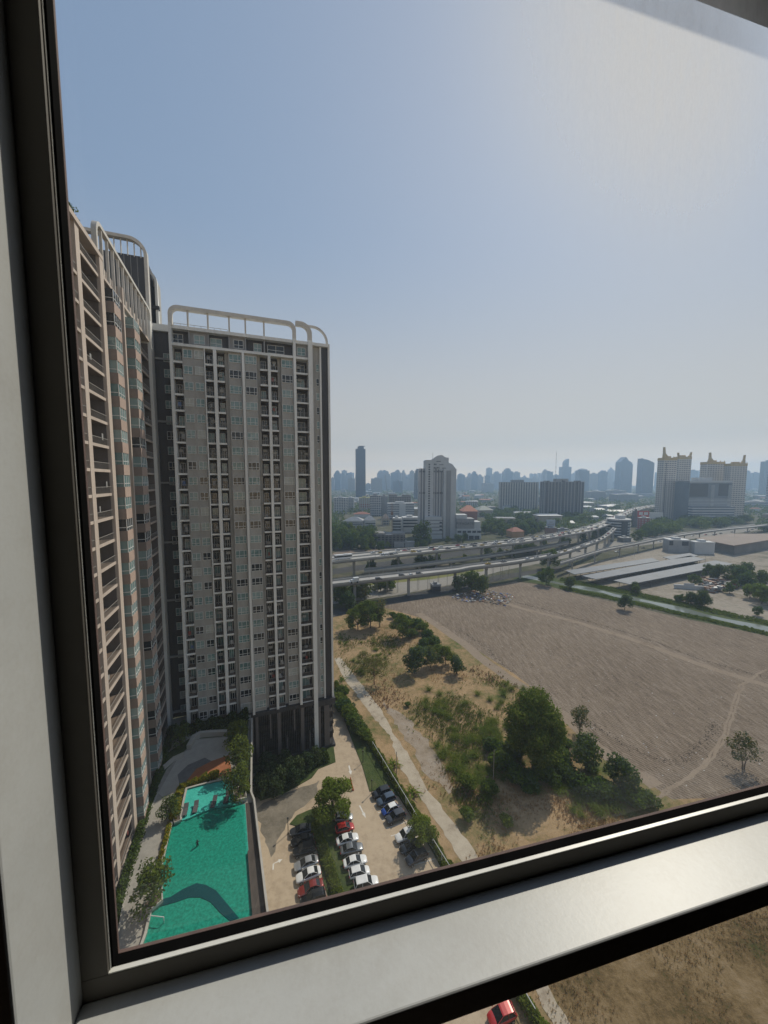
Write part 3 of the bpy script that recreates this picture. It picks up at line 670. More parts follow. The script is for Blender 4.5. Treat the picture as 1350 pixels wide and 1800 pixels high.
sheet('waste_ground', PX(0, (585, 982), (700, 970), (720, 962), (600, 968), (585, 972)), .03, M('reddish_bare_earth', (.24, .165, .125), (.16, .125, .09), .05, .9))
# ---- near ground: car park, driveway, path ---------------------------------------------
dk = [wp(bx(441, 86, 1260), 86, 0)]
carp = PX(0, (440, 1396), (470, 1620), (420, 1900)) + [Vector((6, 18, 0)), Vector((19, 22, 0))] + PX(0, (782, 1520), (735, 1440), (690, 1370), (652, 1300), (618, 1262), (590, 1225), (578, 1200), (560, 1200), (575, 1300), (555, 1345), (445, 1360))
sheet('car_park', carp, .032, m_conc)
island = PX(0, (509, 1449), (522, 1434), (545, 1424), (575, 1414), (604, 1420), (612, 1434), (604, 1455), (608, 1500), (620, 1540), (640, 1600), (600, 1640), (585, 1600), (570, 1555), (558, 1500), (550, 1462))
isl = sheet('planted_island', island, .14, m_lawn, z0=.033)
vg = PX(0, (618, 1300), (637, 1347), (650, 1392), (668, 1388), (700, 1400), (740, 1462), (775, 1525), (782, 1513), (735, 1440), (690, 1370), (652, 1300), (625, 1255), (592, 1205), (586, 1215))
sheet('verge', vg, .15, m_lawn, z0=.034)
podv = PX(0, (447, 1395), (447, 1345), (560, 1316), (586, 1309), (590, 1340), (560, 1352), (548, 1368), (500, 1395), (458, 1408))
sheet('planting_bed', podv, .16, m_lawn, z0=.035)
pth = PX(0, (588, 1158), (606, 1195), (632, 1228), (646.6, 1249), (685, 1293), (707, 1354), (736, 1398), (770, 1450), (806, 1508), (850, 1580), (930, 1720), (1000, 1850), (1030, 1850), (965, 1735), (885, 1580), (838, 1503), (805, 1455), (780, 1424), (748, 1382), (723, 1335), (694, 1293), (672, 1250), (655, 1228), (625, 1190), (598, 1155))
def ragged(pts, n, a):
    out = []
    for i in range(len(pts)):
        p, q = pts[i], pts[(i + 1) % len(pts)]; L = (q - p).length; m = max(1, int(L / n))
        out += [p.lerp(q, k / m) + Vector((random.gauss(0, a), random.gauss(0, a), 0)) for k in range(m)]
    return out
sheet('path', ragged(pth, 1.2, .16), .036, m_path)
pth2 = PX(0, (672, 1235), (720, 1262), (770, 1330), (800, 1385), (790, 1395), (752, 1362), (725, 1318), (690, 1265))
sheet('path', ragged(pth2, 1.5, .35), .028, soil('crumbled_path', [(.35, (.20, .16, .11)), (.5, (.29, .235, .18)), (.65, (.33, .29, .24))], .25, .8, .5))
sheet('car_park', ragged(PX(0, (447, 1428), (458, 1412), (500, 1396), (545, 1380), (562, 1374), (556, 1400), (520, 1428), (503, 1450), (488, 1480), (478, 1505), (472, 1490)), 1.0, .22), .0355, soil('stained_concrete', [(.38, (.13, .115, .09)), (.5, (.185, .163, .13)), (.62, (.24, .21, .168))], .25, 1.2, .2))
m_mark = M('road_paint', (.72, .70, .64), (.5, .47, .42), 2.5, .7)
def arrow(name, tail, head, wd, label, turn=0):
    t = P(*tail); h = P(*head); d = (h - t); L = d.length; d.normalize(); n = Vector((-d.y, d.x, 0)); mb = MB(); z = Vector((0, 0, .038))
    hl = min(1.2, L * .4); b = t + d * (L - hl)
    mb.quad(t - n * wd + z, b - n * wd + z, b + n * wd + z, t + n * wd + z)
    if turn: hd = (d * .3 + n * turn).normalized(); hn = Vector((-hd.y, hd.x, 0)); mb.quad(b - n * wd * .98 + z, b + hd * .9 - hn * wd + z, b + hd * .9 + hn * wd + z, b + n * wd * .98 + z); b = b + hd * .9; mb.add([b - hn * wd * 3 + z, b + hd * hl + z, b + hn * wd * 3 + z], [(0, 1, 2)])
    else: mb.add([b - n * wd * 2.6 + z, b + d * hl + z, b + n * wd * 2.6 + z], [(0, 1, 2)])
    o = mb.build(name, m_mark); o['kind'] = 'structure'; return o
arrow('road_marking', (632, 1416), (643, 1438), .13, ''); arrow('road_marking', (613.5, 1346), (617, 1362), .16, '')
arrow('road_marking', (480, 1529), (481, 1512), .12, '', -1)
# bay lines
mb = MB()
def line(a, b, wd=.06, z=.0385):
    a = P(*a); b = P(*b); d = (b - a).normalized(); n = Vector((-d.y, d.x, 0)) * wd; k = Vector((0, 0, z)); mb.quad(a - n + k, b - n + k, b + n + k, a + n + k)
for k in range(10):
    f = k / 9; line((650 + f * 67, 1402 + f * 122), (690 + f * 74, 1388 + f * 122))
o = mb.build('road_marking', m_mark); o['kind'] = 'structure'

# ================================================================== pool deck
dr = [wp(BF, 26, 0), wp(BF, END, 0), wp(b_['L0'], 90.5, 0), wp(b_['L0'], 88, 0), wp(bx(441, 86, 1260), 88, 0), wp(bx(441, 86, 1260), 85.8, 0)] + PX(ZD, (441.5, 1400), (447, 1412), (468, 1590), (482, 1700))
m_deck = soil('deck_paving', [(.35, (.24, .225, .20)), (.5, (.31, .295, .265)), (.68, (.36, .34, .30))], .15, 1.2, .1)
# the slab is cast round the basin
mainp = [(302, 1449), (315, 1446), (330, 1441), (345, 1434), (360, 1427.5), (378, 1422), (395, 1419), (414, 1416), (431, 1413.5), (437, 1500), (445, 1605), (450, 1680), (240, 1690), (256, 1645), (266, 1600), (283, 1530), (292, 1490)]
shal = [(318, 1444), (322, 1415), (328, 1389), (350, 1383), (378, 1376), (404, 1371), (412, 1392), (424, 1414), (414, 1416), (395, 1419), (378, 1422), (360, 1427.5), (345, 1434), (330, 1441)]
o = sheet('pool_deck', dr, ZD, m_deck, z0=.05)
m_tile = M('pool_tile', (.06, .45, .36), (.035, .25, .20), 3.0, .35, lo=.35, hi=.65)
m_tile_s = M('shallow_pool_tile', (.24, .72, .68), (.16, .58, .54), 2.2, .35, lo=.35, hi=.65)
m_tile_d = M('pool_shadow_tile', (.012, .085, .115), (.009, .065, .095), 1.6, .4)
# coping walls raise the basin above the paving; water stands in it
def inset(pts, d):
    c = sum(pts, Vector()) / len(pts); return [p + (c - p).normalized() * d for p in pts]
main_w = [P(x, y, ZD) for x, y in mainp]; shal_w = [P(x, y, ZD) for x, y in shal]
sheet('pool_floor', main_w, ZD + .012, m_tile); sheet('pool_floor', shal_w, ZD + .16, m_tile_s, z0=ZD + .02)
pool_shadow_px = [(266, 1587), (300, 1577), (322, 1563), (345, 1553), (362, 1556), (380, 1566), (400, 1590), (420, 1614), (405, 1620), (388, 1606), (370, 1586), (352, 1578), (333, 1578), (310, 1586), (285, 1593), (264, 1600)]
sheet('pool_floor', PX(ZD, *pool_shadow_px), ZD + .06, m_tile_d, z0=ZD + .018)  # curved pool shadow with no caster, put in as a band of dark tile
def watermat():
    m, nt, bs = new_mat('pool_water'); nt.nodes.remove(bs); out = nt.nodes['Material Output']
    t = N(nt, 'ShaderNodeBsdfTransparent'); t.inputs[0].default_value = (.62, .93, .88, 1)
    g = N(nt, 'ShaderNodeBsdfGlossy'); g.inputs['Roughness'].default_value = .06
    f = N(nt, 'ShaderNodeFresnel'); f.inputs[0].default_value = 1.33; mx = N(nt, 'ShaderNodeMixShader')
    b = N(nt, 'ShaderNodeBump'); b.inputs['Strength'].default_value = .35; b.inputs['Distance'].default_value = .1
    nt.links.new(noise(nt, 2.6, 4, .6), b.inputs['Height']); nt.links.new(b.outputs[0], g.inputs['Normal']); nt.links.new(b.outputs[0], f.inputs['Normal'])
    nt.links.new(f.outputs[0], mx.inputs[0]); nt.links.new(t.outputs[0], mx.inputs[1]); nt.links.new(g.outputs[0], mx.inputs[2]); nt.links.new(mx.outputs[0], out.inputs[0])
    return m
m_poolw = watermat()
sheet('pool_water', main_w, ZD + .34, m_poolw); sheet('pool_water', shal_w, ZD + .345, m_poolw)
m_stone = M('pale_stone', (.42, .40, .36), (.34, .32, .285), .8, .8)
m_wood = M('dark_wood_cladding', (.075, .058, .048), (.045, .035, .029), 1.2, .7, stretch=(3, .3, 1))
def wall_line(name, pts, z0, z1, th, mat, label=None, cat=None, closed=False):
    mb = MB(); n = len(pts)
    for i in range(n if closed else n - 1):
        a, b = Vector(pts[i]), Vector(pts[(i + 1) % n]); d = (b - a).normalized(); k = Vector((-d.y, d.x, 0)) * th / 2
        q = [a - k - d * th * .4, b - k + d * th * .4, b + k + d * th * .4, a + k - d * th * .4]
        mb.hexa([(*p.xy, z0) for p in q] + [(*p.xy, z1 + (i % 2) * .003) for p in q])
    o = mb.build(name, mat)
    if label: tag(o, label, cat)
    else: o['kind'] = 'structure'
    return o
wall_line('pool_coping', [main_w[i] for i in (9, 10, 11)], ZD, ZD + .36, .25, m_wood)
wall_line('pool_coping', [main_w[i] for i in (12, 13, 14, 15, 16, 0)], ZD, ZD + .40, .3, m_stone)
wall_line('pool_coping', [shal_w[i] for i in (0, 1, 2, 3, 4, 5)], ZD, ZD + .42, .3, m_stone)
wall_line('pool_step', [shal_w[i] for i in (13, 12, 11, 10, 9, 8)], ZD + .02, ZD + .30, .25, m_tile_s)
# infinity basin beyond the right edge, and the outer kerb
gut = PX(ZD, (432, 1412), (443, 1411), (467, 1590), (480, 1690), (452, 1690), (446, 1605), (438, 1500))
sheet('overflow_basin', gut, ZD + .05, m_wood, z0=ZD + .01)
wall_line('deck_parapet', PX(ZD, (443, 1268), (441.5, 1398), (447, 1412), (468, 1590), (481, 1690)), ZD - .4, ZD + .75, .28, m_stone)
# terrace details
sheet('terrace', PX(ZD, (335, 1312), (345, 1301), (398, 1296), (405, 1328), (372, 1338), (345, 1352), (328, 1374), (318, 1392), (305, 1392), (285, 1400), (278, 1395), (300, 1355), (312, 1335)), ZD + .02, m_stone)
sheet('terrace', PX(ZD, (312, 1362), (330, 1345), (360, 1332), (372, 1338), (345, 1352), (328, 1374), (316, 1382)), ZD + .03, M('grey_paver', (.17, .17, .17), (.12, .12, .12), 1, .8))
sheet('playground_surface', PX(ZD, (328, 1373), (345, 1352), (372, 1338), (403, 1327), (408, 1362), (384, 1366), (345, 1376)), ZD + .04, M('orange_rubber_surface', (.36, .135, .06), (.28, .105, .048), .8, .85))
wall_line('terrace_wall', PX(ZD, (333, 1316), (341, 1301), (352, 1295), (372, 1293), (398, 1292)), ZD, ZD + 1.0, .8, m_stone)
wall_line('terrace_wall', PX(ZD, (289, 1352), (305, 1338), (322, 1330)), ZD, ZD + .8, .4, m_stone)
lawn = [wp(BF + .15, 30, 0), wp(BF + .15, END - 1, 0)] + PX(ZD, (290, 1330), (300, 1320), (330, 1300), (400, 1270), (437, 1266), (434, 1330), (410, 1330), (400, 1294), (345, 1299), (312, 1333), (293, 1352), (275, 1388), (235, 1505), (217, 1580), (205, 1660))
sheet('lawn', lawn, ZD + .03, m_lawn)
wall_line('garden_kerb', PX(ZD, (277, 1395), (255, 1450), (236, 1515), (218, 1585), (206, 1655)), ZD, ZD + .25, .2, m_stone)
# ================================================================== vegetation
LF = {
 'deep': leafmat('deep_green_leaf', (.105, .17, .03), (.045, .085, .018), .45),
 'mid': leafmat('green_leaf', (.16, .215, .045), (.08, .12, .026), .45),
 'bright': leafmat('bright_green_leaf', (.165, .25, .045), (.085, .14, .028), .48),
 'olive': leafmat('olive_leaf', (.18, .175, .065), (.095, .095, .038)),
 'dry': leafmat('dry_leaf', (.33, .22, .12), (.2, .125, .068)),
 'yellow': leafmat('yellow_leaf', (.36, .30, .03), (.20, .19, .025), .4),
 'blue': leafmat('grey_green_leaf', (.10, .15, .08), (.05, .08, .04)),
 'straw': leafmat('straw_blade', (.42, .29, .155), (.30, .195, .10), .4, .08),
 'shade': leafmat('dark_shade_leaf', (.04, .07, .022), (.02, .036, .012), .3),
 'reddish': leafmat('withered_leaf', (.17, .075, .05), (.10, .045, .032), .3, .3),
}
m_bark = M('bark', (.14, .105, .08), (.08, .06, .045), 2, .9, stretch=(1, 1, .2))
m_bark_r = M('reddish_bark', (.17, .085, .055), (.10, .05, .035), 2, .9, stretch=(1, 1, .2))
def quads_obj(name, P_, D_, U_, mats, parent=None, mi=None):
    """P_ centres, D_ and U_ half axes: n x 3 arrays; diamond leaves"""
    n = len(P_); v = np.empty((n, 4, 3), np.float32)
    v[:, 0] = P_ - D_; v[:, 1] = P_ + U_; v[:, 2] = P_ + D_; v[:, 3] = P_ - U_
    me = bpy.data.meshes.new(name); me.vertices.add(n * 4); me.vertices.foreach_set('co', v.reshape(-1))
    me.loops.add(n * 4); me.loops.foreach_set('vertex_index', np.arange(n * 4, dtype=np.int32))
    me.polygons.add(n); me.polygons.foreach_set('loop_start', np.arange(0, n * 4, 4, dtype=np.int32)); 
    for m in (mats if isinstance(mats, (list, tuple)) else [mats]): me.materials.append(m)
    if mi is not None: me.polygons.foreach_set('material_index', np.asarray(mi, np.int32))
    me.update(calc_edges=True); me.validate()
    o = bpy.data.objects.new(name, me); C.objects.link(o)
    if parent is not None:
        o.parent = parent
        if parent in MW: MW[o] = MW[parent]
    return o
def rdir(n):
    d = rng.normal(size=(n, 3)); return d / np.linalg.norm(d, axis=1, keepdims=True)
def leaf_cloud(centres, radii, n, size, flat=.8, droop=.0, hollow=.55):
    c = np.asarray(centres); r = np.asarray(radii); p_ = r ** 2; k = rng.choice(len(c), n, p=p_ / p_.sum())
    d = rdir(n); rad = r[k] * (hollow + (1 - hollow) * rng.random(n) ** .5) * (1 + .12 * rng.normal(size=n))
    pos = c[k] + d * rad[:, None] * np.array([1, 1, flat])
    s = size * rng.uniform(.55, 1.45, n)
    nrm = d * .9 + rdir(n) * .9 + np.array([0, 0, .35]); nrm /= np.linalg.norm(nrm, axis=1, keepdims=True)
    t = np.cross(nrm, rdir(n)); t /= np.linalg.norm(t, axis=1, keepdims=True) + 1e-9
    t[:, 2] -= droop; b = np.cross(nrm, t); b /= np.linalg.norm(b, axis=1, keepdims=True) + 1e-9
    return pos, t * s[:, None], b * (s * .55)[:, None]
def tree_proto(name, label, cat, h, crown_r, ncl, nleaf, leaf, mats, trunk_r=.25, base=.35, flat=.8, bark=None, sprd=1.0, droop=.0, lean=0.0, top=1.0, multi=1, clr=.42):
    """a tapered trunk, limbs to every clump, and a crown of clumps of leaves"""
    root = thing(name, label, cat)
    cl, rd = [], []
    for i in range(ncl):
        t = (i + .5) / ncl; z = h * (base + (1 - base) * t * top); e = math.sin(math.pi * min(1, .22 + .72 * t)) ** .8
        a = i * 2.4 + random.uniform(-.5, .5); rr_ = crown_r * e * sprd * random.uniform(.35, .85)
        cl.append((rr_ * math.cos(a), rr_ * math.sin(a), z + random.uniform(-.06, .06) * h)); rd.append(crown_r * random.uniform(clr * .75, clr * 1.25))
    cl.append((0, 0, h * (1 - .5 * (1 - base) * .5))); rd.append(crown_r * .5)
    tk = MB(); fork = h * base * .9
    for s in range(multi):
        a = s * 2.1; off = Vector((math.cos(a), math.sin(a), 0)) * (.0 if multi == 1 else trunk_r * 1.5)
        mid = off * 2 + Vector((lean * fork, random.uniform(-.1, .1) * fork, fork)); tk.tube(off, mid * .55 + Vector((random.uniform(-.1, .1), 0, 0)), trunk_r, trunk_r * .8, 7); tk.tube(mid * .55, mid, trunk_r * .8, trunk_r * .62, 7)
        for i, c_ in enumerate(cl):
            if i % multi != s: continue
            c_ = Vector(c_); k = mid.lerp(c_, .5) + Vector((random.uniform(-.1, .1), random.uniform(-.1, .1), random.uniform(0, .12))) * crown_r
            tk.tube(mid, k, trunk_r * .42, trunk_r * .25, 5); tk.tube(k, c_, trunk_r * .25, trunk_r * .07, 4)
            for q in range(2):
                e_ = c_ + Vector(rdir(1)[0]) * rd[i] * .8; tk.tube(k.lerp(c_, .6), e_, trunk_r * .12, trunk_r * .04, 3)
    tk.build('trunk', bark or m_bark, root, local=True)
    pos, t, b = leaf_cloud(cl, rd, nleaf, leaf, flat, droop)
    mi = (rng.random(nleaf) < .35).astype(int) if len(mats) > 1 else None
    quads_obj('crown', pos, t, b, mats, root, mi)
    return root
def shrub_proto(name, label, cat, h, r, nleaf, leaf, mats, ncl=7):
    root = thing(name, label, cat)
    cl = [(random.uniform(-.5, .5) * r, random.uniform(-.5, .5) * r, random.uniform(.35, .8) * h) for _ in range(ncl)]; rd = [r * random.uniform(.4, .65) for _ in cl]
    st_ = MB()
    for c_ in cl: st_.tube((random.uniform(-.1, .1), random.uniform(-.1, .1), 0), c_, .05, .015, 4)
    st_.build('stem', m_bark, root, local=True)
    pos, t, b = leaf_cloud(cl, rd, nleaf, leaf, h / (2.2 * r), hollow=.4); pos[:, 2] = np.abs(pos[:, 2])
    quads_obj('foliage', pos, t, b, mats, root, (rng.random(nleaf) < .35).astype(int) if len(mats) > 1 else None)
    return root
def blade_proto(name, label, cat, h, n, mats, sprd=.6, wd=.09, part='foliage', seg=3):
    """a tuft of long arching leaves (banana, reed, tall grass, palm seedling)"""
    root = thing(name, label, cat); P0, D0, U0, mi = [], [], [], []
    for i in range(n):
        a = random.uniform(0, 6.283); L = h * random.uniform(.6, 1.15); e = random.uniform(.25, 1.0) * sprd
        o = Vector((random.gauss(0, .16) * h * sprd, random.gauss(0, .16) * h * sprd, 0)); d = Vector((math.cos(a) * e, math.sin(a) * e, 1)).normalized(); p = o
        m_ = int(random.random() < .3) if len(mats) > 1 else 0
        side = Vector((-math.sin(a), math.cos(a), 0))
        for k in range(seg):
            q = p + d * L / seg; c_ = (p + q) / 2; P0.append(c_); D0.append((q - p) * .62); U0.append(side * wd * h * (1.1 - .3 * k)); mi.append(m_)
            p = q; d = (d + Vector((math.cos(a) * .35, math.sin(a) * .35, -.55))).normalized()
    quads_obj(part, np.array(P0), np.array(D0), np.array(U0), mats, root, mi); return root
def put(proto, x, y, z, size=1.0, label=None, group=None, rz=None, first=set()):
    """stand a copy of a plant where the sight line meets its ground"""
    p = P(x, y, z)
    return dup(proto, p, random.uniform(0, 6.28) if rz is None else rz, size, label, group)[0]
def hide_proto(o):
    for c in list(o.children_recursive): bpy.data.objects.remove(c)
    bpy.data.objects.remove(o)
PR = []
def proto(fn, *a, **k):
    o = fn(*a, **k); PR.append(o); return o

# ---- single trees one can point to ---------------------------------------------------
t = tree_proto('broadleaf_tree', 'largest dense dark green tree, at the edge of the ploughed field', 'tree', 17, 6.6, 34, 26000, .26, [LF['deep'], LF['mid']], .5, .26, .85, sprd=1.05, clr=.34)
t.location = P(938, 1352); 
t2 = proto(tree_proto, 'tree', '', 'tree', 6.2, 3.5, 18, 5000, .19, [LF['bright'], LF['mid']], .16, .34, .85, sprd=1.15, clr=.3)
t3 = proto(tree_proto, 'tree', '', 'tree', 8.5, 4.2, 12, 1700, .20, [LF['olive'], LF['mid']], .17, .34, .6, m_bark_r, 1.15, clr=.36)
t4 = proto(tree_proto, 'tree', '', 'tree', 8, 4.2, 18, 4000, .24, [LF['deep'], LF['mid']], .2, .25, .85, sprd=1.2, clr=.3)
t5 = proto(tree_proto, 'tree', '', 'tree', 7, 3.6, 12, 3600, .24, [LF['blue'], LF['mid']], .16, .34)
t6 = proto(tree_proto, 'tree', '', 'tree', 8.5, 3.4, 12, 900, .26, [LF['olive'], LF['blue']], .16, .3, .9, clr=.34, multi=2)
t7 = proto(tree_proto, 'tree', '', 'tree', 6, 3.0, 10, 2400, .24, [LF['blue'], LF['deep']], .14, .3, multi=2)
put(t2, 586, 1442, .14, 1.2, 'bright green leafy tree on the planted island between the car rows')
put(t3, 658, 1203, 0, 1.05, 'spreading thin crowned tree with a reddish trunk on the dry grass lot')
put(t3, 640, 1180, 0, .8, 'pale sparse tree just behind the reddish trunked tree')
put(t5, 729, 1184, 0, 1.25, 'round grey green tree on a thin bare trunk beside the hedge of bushes')
put(t4, 708, 1122, 0, 1.15, 'dark rounded tree nearest the field corner at the head of the bushes')
put(t5, 757, 1174, 0, 1.0, 'leaning grey green tree right of the round thin trunked tree')
put(t4, 783, 1168, 0, .8, 'small dark tree at the right end of the row of field edge trees')
put(t7, 803, 1185, 0, .95, 'bushy low tree above the reddish withered bank')
for k, (x, y, s, pr, lb_) in enumerate(((629, 1108, 1.35, t4, 'dark tree at the left of the clump by the street'), (651, 1104, 1.5, t4, 'tallest dark tree in the clump by the street'), (667, 1102, 1.45, t6, 'half bare brown tree at the right of the clump by the street'), (612, 1072, 1.4, t7, 'grey tree under the ramp viaduct at the tower edge'), (640, 1062, 1.2, t6, 'thin bare tree under the ramp viaduct'))): put(pr, x, y, 0, s, lb_)
put(t6, 1018, 1292, 0, .9, 'open branched small tree right of the largest dense tree')
put(t7, 1030, 1355, 0, 1.25, 'dark bushy tree among the reeds below the largest dense tree')
put(t7, 1090, 1388, 0, 1.1, 'olive bushy tree at the edge of the field near the window ledge')
put(t6, 1307, 1352, 0, .95, 'spindly grey bare tree standing on the field at the right')
put(t5, 1098, 1072, 0, 1.05, 'lone small tree on the canal bank edge of the field')
put(t4, 828, 1040, 0, 1.5, 'spreading tree beside the rubbish heap under the ramp viaduct'); put(t5, 845, 1046, 0, 1.5, 'light green tree in front of the rubbish heap'); put(t7, 806, 1040, 0, 1.4, 'grey willow like tree left of the rubbish heap')
put(t4, 966, 1000, 0, 1.75, 'broad dark tree beneath the ramp viaduct beside the canal head'); put(t4, 960, 1028, 0, 1.3, 'bushy tree at the canal head'); put(t5, 1001, 1035, 0, 1.0, 'small upright tree standing in front of the canal water')
put(t2, 742, 1486, .15, .8, 'dark round tree between the parked cars and the white fence rail'); 
# ---- deck trees
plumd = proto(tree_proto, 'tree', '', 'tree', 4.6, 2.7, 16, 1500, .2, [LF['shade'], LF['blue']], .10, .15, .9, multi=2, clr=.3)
plum = proto(tree_proto, 'tree', '', 'tree', 4.6, 2.5, 12, 1500, .17, [LF['mid'], LF['blue']], .10, .3, .8, multi=2, clr=.34)
put(plum, 268, 1596, ZD + .4, 1.15, 'open branched tree in the planter by the near edge of the pool')
put(plum, 420, 1404, ZD + .3, 1.15, 'open branched tree in the planter at the corner of the shallow pool')
put(plum, 423, 1352, ZD, 1.25, 'olive tree on the deck in front of the podium'); put(plum, 415, 1312, ZD, 1.1, 'dark tree at the back of the deck by the parapet')
put(plum, 318, 1312, ZD, .9, 'small dark tree left of the curved terrace wall'); put(plum, 300, 1440, ZD, .75, 'small tree rising from the yellow hedge by the path')
# ---- yellow hedge round the shallow pool
def hedge(name, label, pts, z, wd, h, n, leaf, mats, part=True):
    root = thing(name, label, 'hedge', (*pts[0].xy, z)); pos = []
    L = [(pts[i + 1] - pts[i]).length for i in range(len(pts) - 1)]; tot = sum(L)
    for i in range(len(pts) - 1):
        m = int(n * L[i] / tot); d = (pts[i + 1] - pts[i]).normalized(); k = Vector((-d.y, d.x, 0))
        f = rng.random(m); s = rng.uniform(-1, 1, m); zz = rng.random(m) ** .6
        hh = h * (.75 + .35 * np.sin(f * L[i] * 1.7 + i) * np.sin(f * L[i] * .6 + 1))
        q = np.array(pts[i])[None] + np.outer(f, np.array(pts[i + 1] - pts[i])) + np.outer(s * wd / 2 * np.sqrt(1.02 - zz ** 3 * .8), np.array(k)); q[:, 2] = z + zz * hh; pos.append(q)
    pos = np.concatenate(pos); inv = np.array((*pts[0].xy, z)); m = len(pos); sz = leaf * rng.uniform(.6, 1.5, m)
    nr = rdir(m) + np.array([0, 0, .5]); t = np.cross(nr, rdir(m)); t /= np.linalg.norm(t, axis=1, keepdims=True); b = np.cross(nr, t); b /= np.linalg.norm(b, axis=1, keepdims=True)
    quads_obj('foliage', pos - inv, t * sz[:, None], b * (sz * .55)[:, None], mats, root, (rng.random(m) < .35).astype(int))
    st_ = MB()
    for i in range(len(pts) - 1):
        for k in range(max(2, int(L[i] / 1.2))): q = pts[i].lerp(pts[i + 1], random.random()); st_.tube((q.x, q.y, z), (q.x + random.uniform(-.2, .2), q.y, z + h * .6), .03, .015, 4)
    st_.build('stem', m_bark, root); return root
hedge('hedge', 'yellow leaved hedge curving round the shallow end of the pool', PX(ZD, (303, 1446), (310, 1425), (313, 1405), (318, 1388), (328, 1380), (345, 1377), (365, 1371), (385, 1366)), ZD, 1.3, 1.3, 6500, .14, [LF['yellow'], LF['bright']])
hedge('hedge', 'narrow yellow hedge along the side of the main pool', PX(ZD, (298, 1452), (293, 1475), (286, 1500), (279, 1528)), ZD, .8, .7, 2400, .13, [LF['yellow'], LF['bright']])
hedge('hedge', 'dark green hedge strip at the foot of the sunlit tower', [wp(BF + 1.0, 40, 0), wp(BF + 1.0, 50, 0), wp(BF + 1.0, 62, 0), wp(BF + 1.1, 74, 0), wp(BF + 1.3, END - 3, 0)], ZD, 1.3, 1.1, 9000, .15, [LF['deep'], LF['blue']])
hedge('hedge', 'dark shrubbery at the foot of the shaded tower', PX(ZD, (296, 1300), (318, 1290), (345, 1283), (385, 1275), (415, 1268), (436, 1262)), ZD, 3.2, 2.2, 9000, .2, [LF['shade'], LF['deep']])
hedge('hedge', 'dark shrubbery running down the deck beside the parapet', PX(ZD, (425, 1290), (427, 1330), (428, 1370), (433, 1398)), ZD, 1.8, 1.6, 4000, .17, [LF['mid'], LF['olive']])
hedge('hedge', 'tall clipped green hedge behind the white fence rail and parked cars', PX(0, (590, 1205), (612, 1240), (640, 1290), (676, 1348), (715, 1412), (752, 1470), (784, 1525), (830, 1600), (900, 1730), (960, 1830)), 0, 1.5, 2.0, 26000, .17, [LF['mid'], LF['bright']])
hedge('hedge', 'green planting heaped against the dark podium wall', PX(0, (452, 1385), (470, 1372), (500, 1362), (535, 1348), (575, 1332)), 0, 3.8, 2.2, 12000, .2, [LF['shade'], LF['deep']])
hedge('hedge', 'low hedge between the two rows of parked cars', PX(0, (552, 1452), (566, 1490), (580, 1530), (592, 1570), (606, 1630)), .1, 2.0, 1.1, 6500, .15, [LF['mid'], LF['deep']])
hedge('hedge', 'roof garden hedge along the parapet of the sunlit tower', [wp(BF - 1.0, a_, 0) for a_ in (44, 48, 51, 54.5)], 95.6, 1.2, 3.2, 5200, .15, [LF['mid'], LF['blue']])
for k, (s, hh) in enumerate(((58.2, .5), (61, .42))):
    p = wp(BF - 2.6, s, 95.6); dup(plum, p, k, .75 + hh * .3, ('roof garden tree nearer the hedge' if k == 0 else 'roof garden tree behind the barred roof frame') + ' on the sunlit tower')
for x, y, s_ in ((462, 1396, .9), (476, 1380, 1.0), (492, 1384, .95), (508, 1368, 1.0), (524, 1364, .9), (470, 1360, 1.0), (540, 1354, .85), (500, 1352, .9), (555, 1342, .8), (484, 1398, .8), (516, 1380, .8)): put(plumd, x, y, .16, s_, 'dark young tree in the shaded bed in front of the podium', 'trees in the bed before the podium')
bush = proto(shrub_proto, 'bush', '', 'bush', 2.4, 1.9, 1500, .2, [LF['mid'], LF['deep']])
bushd = proto(shrub_proto, 'bush', '', 'bush', 2.6, 2.1, 1700, .22, [LF['deep'], LF['blue']])
reed = proto(blade_proto, 'reed_clump', '', 'reeds', 2.4, 90, [LF['mid'], LF['bright']], .75, .022)
palm = proto(blade_proto, 'banana_plant', '', 'banana plant', 3.0, 16, [LF['bright'], LF['mid']], 1.1, .085, seg=4)
straw = proto(blade_proto, 'grass_tuft', '', 'grass', 1.2, 46, [LF['straw'], LF['dry']], .9, .02)
for x, y, l_ in ((694, 1345, 'banana plant leaning over the broken path, farther of the two'), (728, 1395, 'banana plant leaning over the broken path, nearer of the two'), (600, 1196, 'banana plant at the corner of the tower beside the path')): put(palm, x, y, 0, 1.0, l_)
# bushes of the tree lined bank between lot and field, and round the big tree
bg_ = 'bushes along the bank of the ploughed field'
bl = 'leafy bush on the bank between the dry lot and the ploughed field'
for x, y, s in ((700, 1092, 1.5), (715, 1098, 1.7), (730, 1104, 1.7), (742, 1112, 1.8), (752, 1125, 1.7), (762, 1136, 1.7), (745, 1140, 1.5), (772, 1150, 1.5), (690, 1086, 1.2), (722, 1120, 1.4)): put(random.choice((bush, bushd)), x, y, 0, s, bl, bg_)
bg2 = 'dark undergrowth bushes round the largest tree'
for x, y, s in ((905, 1372, 1.4), (880, 1350, 1.5), (900, 1330, 1.7), (960, 1372, 1.4), (985, 1345, 1.6), (930, 1385, 1.3), (865, 1320, 1.3), (1000, 1375, 1.4), (1020, 1392, 1.5), (1048, 1398, 1.4), (1070, 1405, 1.4), (1110, 1412, 1.4), (1135, 1415, 1.2), (985, 1315, 1.3)): put(bushd, x, y, 0, s, 'dark bush crowding the foot of the largest tree by the field', bg2)
